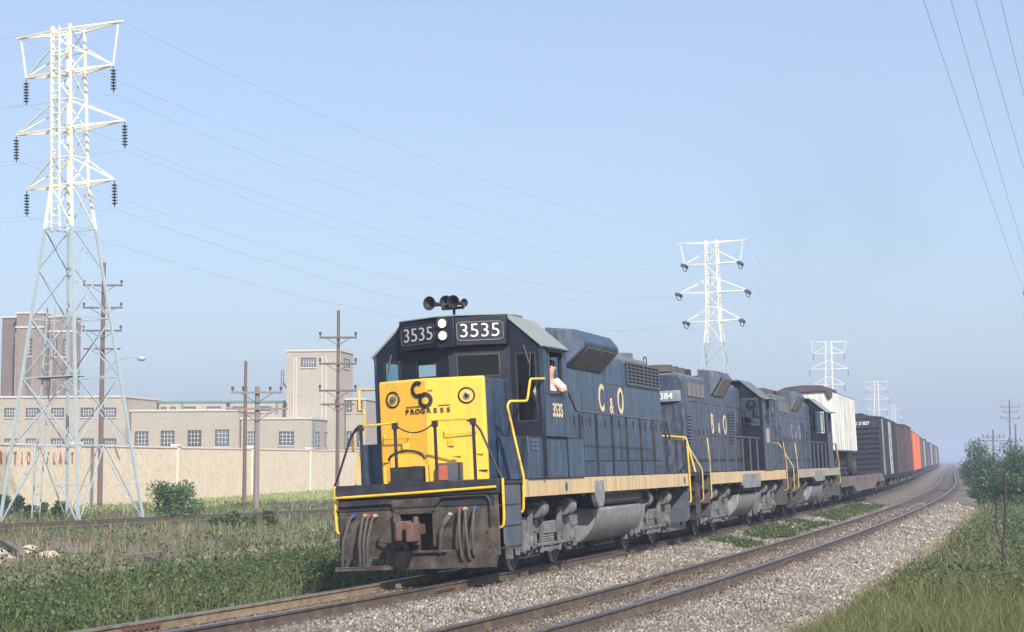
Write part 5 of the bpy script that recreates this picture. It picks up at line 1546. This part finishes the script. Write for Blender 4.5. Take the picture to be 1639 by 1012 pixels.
# ------------------------------------------------------------------ vegetation
def leaf_quads(C, D, Nn, ln, wd):
    """diamond leaves: base C, direction D, side Nn"""
    a = C; b_ = C + D * (ln * .5)[:, None] + Nn * (wd * .5)[:, None]
    c = C + D * ln[:, None]; d = C + D * (ln * .5)[:, None] - Nn * (wd * .5)[:, None]
    V = np.stack([a, b_, c, d], 1)
    return V.reshape(-1, 3)
def unit(v): return v / np.linalg.norm(v, axis=-1, keepdims=True)
def plants(X, Y, Z, H, K, leaf, spread, up=.35):
    """leafy plants: K leaves on each of the stems"""
    n = len(X)
    t = RNG.random((n, K)) ** .7
    az = RNG.uniform(0, 2 * np.pi, (n, K))
    r = spread * RNG.random((n, K)) * (1.1 - .6 * t)
    C = np.stack([X[:, None] + np.cos(az) * r, Y[:, None] + np.sin(az) * r, Z[:, None] + H[:, None] * t], -1).reshape(-1, 3)
    az2 = az + RNG.normal(0, .6, (n, K))
    el = RNG.normal(up, .5, (n, K))
    D = np.stack([np.cos(az2) * np.cos(el), np.sin(az2) * np.cos(el), np.sin(el)], -1).reshape(-1, 3)
    Nn = unit(np.cross(D, RNG.standard_normal(D.shape)))
    ln = leaf * RNG.uniform(.6, 1.4, len(C)); wd = ln * RNG.uniform(.35, .6, len(C))
    return leaf_quads(C, D, Nn, ln, wd)
def blades(X, Y, Z, H, w, lean=.35):
    n = len(X)
    az = RNG.uniform(0, 2 * np.pi, n); fz_ = RNG.uniform(0, 2 * np.pi, n)
    side = np.stack([np.cos(fz_), np.sin(fz_), np.zeros(n)], -1) * (w * .5)[:, None]
    out = np.stack([np.cos(az), np.sin(az), np.zeros(n)], -1) * (H * RNG.uniform(.05, lean, n))[:, None]
    B = np.stack([X, Y, Z], -1)
    up = np.zeros((n, 3)); up[:, 2] = H
    return np.stack([B - side, B + side, B + side * .7 + out * .35 + up * .6, B + out + up, B + out + up * .999 - side * .05, B - side * .7 + out * .35 + up * .6], 1)
def emit_quads(name, V, mt, label, cat):
    F = np.arange(len(V)).reshape(-1, 4)
    o = np_mesh(name, V, F, mt)
    return tag(o, label, cat, kind='stuff')
def emit_blades(name, V, mt, label, cat):
    n = len(V)
    V = V[:, [0, 1, 2, 5, 3]]
    W = np.concatenate([V[:, [0, 1, 2, 3]].reshape(-1, 3), np.zeros((0, 3))])
    b5 = V.reshape(-1, 3)
    i = np.arange(n)[:, None] * 5
    F = np.concatenate([i + np.array([[0, 1, 2]]), i + np.array([[0, 2, 3]]), i + np.array([[3, 2, 4]])], 0)
    o = np_mesh(name, b5, F, mt)
    return tag(o, label, cat, kind='stuff')
def region(n, d0, d1, y0, y1, log=True, fr=.33):
    Y = y0 * (y1 / y0) ** RNG.random(n) if log else RNG.uniform(y0, y1, n)
    d = RNG.uniform(d0, d1, n)
    X, _ = world_at(d, Y)
    k = np.abs(X / Y) < fr
    return X[k], Y[k], d[k]
def patchy(X, Y, s, seed):
    r = np.random.default_rng(seed)
    v = np.zeros_like(X)
    for k in range(5):
        a, p = r.uniform(0, 6.28, 2)
        f = s * (1 + .7 * k)
        v += np.sin((X * np.cos(a) + Y * np.sin(a)) * f + p) / (1 + .4 * k)
    return v / 2.6
# dense weeds between path and the left line
X, Y, d = region(13000, -9.4, -2.3, 19, 62)
k = (patchy(X, Y, .9, 3) + .3 * patchy(X, Y, 2.5, 4) > np.interp(d, (-9.4, -7, -4, -2.3), (.15, -.45, -.7, -.3)))
X, Y, d = X[k], Y[k], d[k]
H = RNG.uniform(.18, .52, len(X)) * (1 + .5 * patchy(X, Y, .8, 5)) * np.interp(d, (-9.4, -8, -3.2, -2.3), (.6, 1, .9, .45))
emit_quads('trackside_weeds', plants(X, Y, ground_z(d, Y), H, 15, .064, .15), 'leaf_weed', 'dense green leafy weeds between the dirt path and the left rails', 'weeds')
X, Y, d = region(26000, -9.8, -2.3, 19, 62)
emit_blades('trackside_grass', blades(X, Y, ground_z(d, Y), RNG.uniform(.15, .6, len(X)), RNG.uniform(.007, .016, len(X)) * Y / 30, .7), 'grass_mixed', 'grass blades standing among the dense weeds by the rails', 'grass')
X, Y, d = region(1100, -9.6, -2.6, 19, 62)
emit_quads('tall_weeds', plants(X, Y, ground_z(d, Y), RNG.uniform(.5, .95, len(X)) * np.interp(d, (-9.6, -4, -2.6), (1, .9, .6)), 24, .075, .13, .5), 'leaf_weed', 'taller leafy weeds standing up out of the dense trackside growth', 'weeds')
# rough field with dry patches
X, Y, d = region(60000, -62, -9, 28, 125, fr=.31)
pt = patchy(X, Y, .16, 8) + .5 * patchy(X, Y, .6, 9)
onpath = (np.abs(d + 10.7 - .5 * np.sin(Y * .31)) < 1.3)
sdist = np.abs((X + 27) * SID.t[1] - (Y - 53) * SID.t[0])
k = ~(onpath & (RNG.random(len(X)) < .93)) & ~((sdist < 1.7) & (RNG.random(len(X)) < .8)) & ~((patchy(X, Y, .45, 77) > .45) & (RNG.random(len(X)) < .7)) & (X > -29.1 + .14 * (Y - 103) + .5)
X, Y, d, pt = X[k], Y[k], d[k], pt[k]
dry = (pt + RNG.normal(0, .35, len(X)) + np.interp(Y, (30, 45, 62, 75, 125), (.0, .7, .55, -.3, -1.2))) > .60
Z = ground_z(d, Y)
hh = RNG.uniform(.10, .42, len(X)) * (1 + .5 * patchy(X, Y, .5, 12)) * np.interp(Y, (28, 90, 105), (1, 1, .45))
wd = RNG.uniform(.016, .035, len(X)) * Y / 38
g1 = ~dry
emit_blades('field_grass', blades(X[g1], Y[g1], Z[g1], hh[g1] * 1.1, wd[g1], .6), 'grass_mixed', 'rough green grass of the waste ground below the plant wall', 'grass')
emit_blades('dry_grass', blades(X[dry], Y[dry], Z[dry], hh[dry], wd[dry], .6), 'grass_dry', 'dry brownish grass stalks patching the waste ground', 'grass')
X, Y, d = region(8000, -62, -11.8, 30, 118, fr=.31)
sdist = np.abs((X + 27) * SID.t[1] - (Y - 53) * SID.t[0])
k = (sdist > 1.5) & (patchy(X, Y, .35, 21) > np.interp(Y, (30, 45, 60, 100), (.25, .35, .15, .25))) & (X > -29.1 + .14 * (Y - 103) + .6)
X, Y, d = X[k], Y[k], d[k]
emit_quads('field_weeds', plants(X, Y, ground_z(d, Y), RNG.uniform(.15, .7, len(X)) * np.interp(Y, (30, 60, 85, 118), (.7, .9, 1.1, .6)), 14, .105, .24), 'leaf_weed', 'clumps of leafy weeds scattered over the waste ground', 'weeds')
# lawn below the wall
X, Y, d = region(26000, -75, -38, 88, 185, fr=.31)
k = (X > -29.1 + .14 * (Y - 103) + .3)
X, Y, d = X[k], Y[k], d[k]
emit_blades('lawn_grass', blades(X, Y, ground_z(d, Y), RNG.uniform(.12, .28, len(X)), RNG.uniform(.08, .14, len(X)), .7), 'grass_lawn', 'short bright green grass along the foot of the plant wall', 'grass')
# weeds between the lines
X, Y, d = region(5200, 1.35, 2.75, 47, 92, log=False)
k = patchy(X, Y, .5, 31) + .45 * patchy(X, Y, 2.2, 32) > np.interp(Y, (47, 58, 82, 92), (.8, -.45, -.45, .8)) + 1.1 * np.maximum(0, np.abs(d - 2.05) - .42)
X, Y, d = X[k], Y[k], d[k]
emit_quads('line_weeds', plants(X, Y, ballast_z(d), RNG.uniform(.04, .17, len(X)), 11, .065, .18), 'leaf_weed', 'low green weeds growing in the ballast between the two lines', 'weeds')
# right verge
X, Y, d = region(100000, 6.7, 16, 20, 43, fr=.34)
k = d > 7.0 + .25 * patchy(X, Y, 1.2, 41) + .08 * RNG.standard_normal(len(X))
X, Y, d = X[k], Y[k], d[k]
H = RNG.uniform(.12, .46, len(X)) * np.interp(d, (6.7, 7.6, 9), (.5, .9, 1.1)) * (1 + .3 * patchy(X, Y, .8, 42))
emit_blades('verge_grass', blades(X, Y, ground_z(d, Y), H, RNG.uniform(.006, .015, len(X)) * Y / 26, 1.0), 'grass_tall', 'tall yellowish green grass on the near verge right of the lines', 'grass')
X, Y, d = region(14500, 6.8, 22, 24, 190, fr=.34)
k = (patchy(X, Y, .6, 51) > np.interp(Y, (26, 31, 38), (.8, .2, -1.5))) & (d > 7.05 + .35 * patchy(X, Y, .35, 52))
X, Y, d = X[k], Y[k], d[k]
H = RNG.uniform(.25, .8, len(X)) * np.interp(d, (7, 8.2, 11), (.4, .9, 1.2)) * np.interp(Y, (27, 50, 190), (.7, 1, 1.4)) * (1 + .35 * patchy(X, Y, .5, 53))
emit_quads('verge_weeds', plants(X, Y, ground_z(d, Y), H, 18, .078, .24, .5), 'leaf_dark', 'dark leafy weeds covering the bank right of the lines', 'weeds')
X, Y, d = region(20000, 6.9, 18, 20, 90, fr=.34)
emit_blades('verge_dry_grass', blades(X, Y, ground_z(d, Y), RNG.uniform(.15, .6, len(X)) * np.interp(Y, (20, 45), (.75, 1.2)), RNG.uniform(.006, .014, len(X)) * Y / 28, .8), 'grass_straw', 'mixed grass stalks among the weeds of the right bank', 'grass')
def bush(name, x, y, label, w, h, nleaf, leaf=.12, m='leaf_weed', cat='bush', trunk=.05, lobes=9, seed=1, group=None, base=.30):
    r = np.random.default_rng(seed)
    z0 = float(gz_world(x, y))
    t = thing(name, label, cat, (x, y, z0 - .03), (0, 0, 0), group)
    cen, st = [], MB()
    for i in range(lobes):
        a = r.uniform(0, 6.28); q = r.uniform(.15, .85) ** .7 * w * .38; zc = h * r.uniform(base, .86)
        q *= 1.15 - .55 * max(0, zc / h - .5)
        cen.append((math.cos(a) * q, math.sin(a) * q, zc, r.uniform(.20, .34) * min(w, h) * .8))
        st.tube([(0, 0, 0), (cen[-1][0] * .25, cen[-1][1] * .25, zc * .45), (cen[-1][0], cen[-1][1], zc)], trunk * r.uniform(.4, .7), 5)
    st.cyl((0, 0, 0), (0, 0, h * .4), trunk, 8, trunk * .6)
    st.build('trunk', 'bark', t)
    Vs = []
    for (cx, cy, cz, rr) in cen:
        n = nleaf // lobes
        dv = unit(r.standard_normal((n, 3))); rad = rr * r.random(n) ** .45
        C = np.array([cx, cy, cz]) + dv * rad[:, None] * np.array([1.1, 1.1, .9])
        D = unit(dv + .9 * r.standard_normal((n, 3)))
        Nn = unit(np.cross(D, r.standard_normal((n, 3))))
        ln = leaf * r.uniform(.6, 1.4, n)
        Vs.append(leaf_quads(C, D, Nn, ln, ln * r.uniform(.4, .65, n)))
    V = np.concatenate(Vs); V[:, 2] = np.maximum(V[:, 2], .03)
    o = np_mesh('crown', V, np.arange(len(V)).reshape(-1, 4), m)
    o.parent = t
    return t
bush('shrub', px_to(282, 78), 78, 'rounded green shrub standing right of the near pylon', 2.3, 2.0, 3600, .12, 'leaf_shrub', seed=3, lobes=15, base=.15)
bush('shrub', px_to(22, 92), 92, 'low dark shrub at the left foot of the near pylon', 2.0, 1.15, 2200, .13, 'leaf_dark', seed=4)
bush('shrub', px_to(105, 88), 88, 'small dark shrub growing between the legs of the near pylon', 1.3, .9, 1300, .12, 'leaf_dark', seed=5)
bush('shrub', px_to(395, 72), 72, 'wide low green shrub below the short grey pole', 3.2, .7, 3000, .12, seed=6, lobes=12)
bush('shrub', px_to(60, 84), 84, 'scrubby green shrub tucked inside the near pylon base', 1.8, .85, 1500, .12, seed=8)
for i, (px, yy, w, h, lab) in enumerate(((1590, 128, 4.6, 4.0, 'leafy dark green tree beside the curve of the line'), (1632, 118, 3.6, 3.3, 'bushy tree hiding the base of the pole stub'), (1566, 150, 2.6, 2.5, 'small bluish tree leaning over the far verge'),
                                       (1556, 200, 3.0, 2.6, 'hazy little tree where the verge narrows'), (1660, 100, 4.5, 3.6, 'broad bush at the verge past the dead stalk'), (1582, 110, 2.4, 2.0, 'low bush in front of the leafy dark tree'), (1610, 92, 3.2, 2.0, 'spreading bush in the verge weeds behind the dead stalk'),
                                       (1562, 260, 4.0, 3.0, 'faint tree in the haze beside the far curve'))):
    bush('tree', px_to(px, yy), yy, lab, w, h, 9500, .13, 'leaf_tree', 'tree', .11, 22, 60 + i, base=.10)
# dead stalk on the right
xs, ys = px_to(1601, 36.8), 36.8
z0 = float(gz_world(xs, ys))
sk_ = thing('dead_stalk', 'tall thin dark dead stalk standing in the right verge', 'dead plant', (xs, ys, z0 - .02))
MB().tube([(-.03, 0, 0), (-.02, 0, .9), (.04, .0, 1.3), (.06, 0, 2.4)], .026, 7).build('stem', 'stalk_dark', sk_)
MB().tube([(-.03, 0, .9), (-.14, .02, 1.25), (-.12, .02, 1.75)], .016, 6).build('twig', 'stalk_dark', sk_)
MB().tube([(.05, 0, 1.6), (.12, .03, 1.75), (.11, .04, 2.05)], .010, 5).build('twig', 'stalk_dark', sk_)
# rubbish and timbers on the waste ground
def lump(name, px, py, r, m, label, cat, z=.0, seed=0):
    rr = np.random.default_rng(seed)
    Yv = FPX * (EYE + .62) / (py - 735)
    X_ = px_to(px, Yv)
    mb = blob((0, 0, 0), r, 8, 6)
    mb.v = [tuple(np.array(v) * rr.uniform(.55, 1.05)) for v in mb.v]
    o = mb.build(name, m, None, smooth=0)
    o.location = (X_, Yv, float(gz_world(X_, Yv)) + r[2] * .7)
    return tag(o, label, cat)
lump('rubbish_heap', 6, 902, (.42, .4, .24), 'rubbish_white', 'pale rubbish heap at the edge of the dirt path', 'rubbish', seed=1)
lump('rock', 52, 885, (.34, .3, .16), 'rubbish_white', 'small white rock lying beside the old timber', 'rock', seed=2)
lump('rock', 84, 894, (.36, .25, .15), 'rubbish_white', 'cream lump of rubble lying near the dirt path', 'rock', seed=3)
lump('rock', 214, 914, (.11, .1, .07), 'rubbish_white', 'tiny white stone at the path edge', 'rock', seed=4)
def timber(pa, pb, label, w=.2):
    P = []
    for px, py in (pa, pb):
        Yv = FPX * (EYE + .56) / (py - 735)
        P.append(Vector((px_to(px, Yv), Yv, float(gz_world(px_to(px, Yv), Yv)) + .14)))
    mb = MB().bar((0, 0, 0), P[1] - P[0], w, .16)
    o = mb.build('timber', 'old_plank', None, bevel=.015)
    o.location = P[0]
    tag(o, label, 'timber')
timber((8, 868), (40, 888), 'weathered timber lying end on beside the siding')
timber((95, 885), (142, 884), 'grey timber lying flat behind the cream rubble')
timber((205, 897), (266, 890), 'splintered grey timber lying in dry grass')
timber((240, 899), (272, 909), 'thin grey board lying beside the splintered timber', .09)

# ------------------------------------------------------------------ hazy air
hz = bpy.data.materials.new('haze'); hz.use_nodes = True
nt = hz.node_tree
nt.nodes.remove(nt.nodes['Principled BSDF'])
pv = nt.nodes.new('ShaderNodeVolumePrincipled')
pv.inputs['Color'].default_value = (.62, .71, .93, 1)
pv.inputs['Density'].default_value = .00095
pv.inputs['Anisotropy'].default_value = .1
nt.links.new(pv.outputs[0], nt.nodes['Material Output'].inputs['Volume'])
MAT['haze'] = hz
o = MB().box(-2700, 2900, -70, 2600, -2.2, 24).build('haze', 'haze', None, smooth=0)
tag(o, 'thin pale summer haze over the line', 'haze', kind='stuff')

# thin exhaust drifting over the locomotives
sm = bpy.data.materials.new('exhaust'); sm.use_nodes = True
nt = sm.node_tree
nt.nodes.remove(nt.nodes['Principled BSDF'])
pv = nt.nodes.new('ShaderNodeVolumePrincipled')
pv.inputs['Color'].default_value = (.30, .29, .30, 1)
tc = nt.nodes.new('ShaderNodeTexCoord')
ln = nt.nodes.new('ShaderNodeVectorMath'); ln.operation = 'LENGTH'
nz = nt.nodes.new('ShaderNodeTexNoise'); nz.inputs['Scale'].default_value = 2.2; nz.inputs['Detail'].default_value = 3
m1 = nt.nodes.new('ShaderNodeMapRange'); m1.inputs['From Min'].default_value = .25; m1.inputs['From Max'].default_value = 1; m1.inputs['To Min'].default_value = 1; m1.inputs['To Max'].default_value = 0
m2 = nt.nodes.new('ShaderNodeMapRange'); m2.inputs['From Min'].default_value = .38; m2.inputs['From Max'].default_value = .75; m2.inputs['To Max'].default_value = .012
mu = nt.nodes.new('ShaderNodeMath'); mu.operation = 'MULTIPLY'
nt.links.new(tc.outputs['Object'], ln.inputs[0]); nt.links.new(tc.outputs['Object'], nz.inputs['Vector'])
nt.links.new(ln.outputs['Value'], m1.inputs['Value']); nt.links.new(nz.outputs['Fac'], m2.inputs['Value'])
nt.links.new(m1.outputs[0], mu.inputs[0]); nt.links.new(m2.outputs[0], mu.inputs[1])
nt.links.new(mu.outputs[0], pv.inputs['Density']); nt.links.new(pv.outputs[0], nt.nodes['Material Output'].inputs['Volume'])
MAT['exhaust'] = sm
o = blob((0, 0, 0), (1, 1, 1), 20, 12).build('exhaust_smoke', 'exhaust', None)
p, t_ = LINE1.frame(38)
o.location, o.scale, o.rotation_euler = (p[0] + 2.5, p[1], 11.5), (5.5, 22, 5.5), (0, R(25), -math.atan2(t_[0], t_[1]))
tag(o, 'faint dark exhaust smoke drifting above the locomotives', 'smoke', kind='stuff')
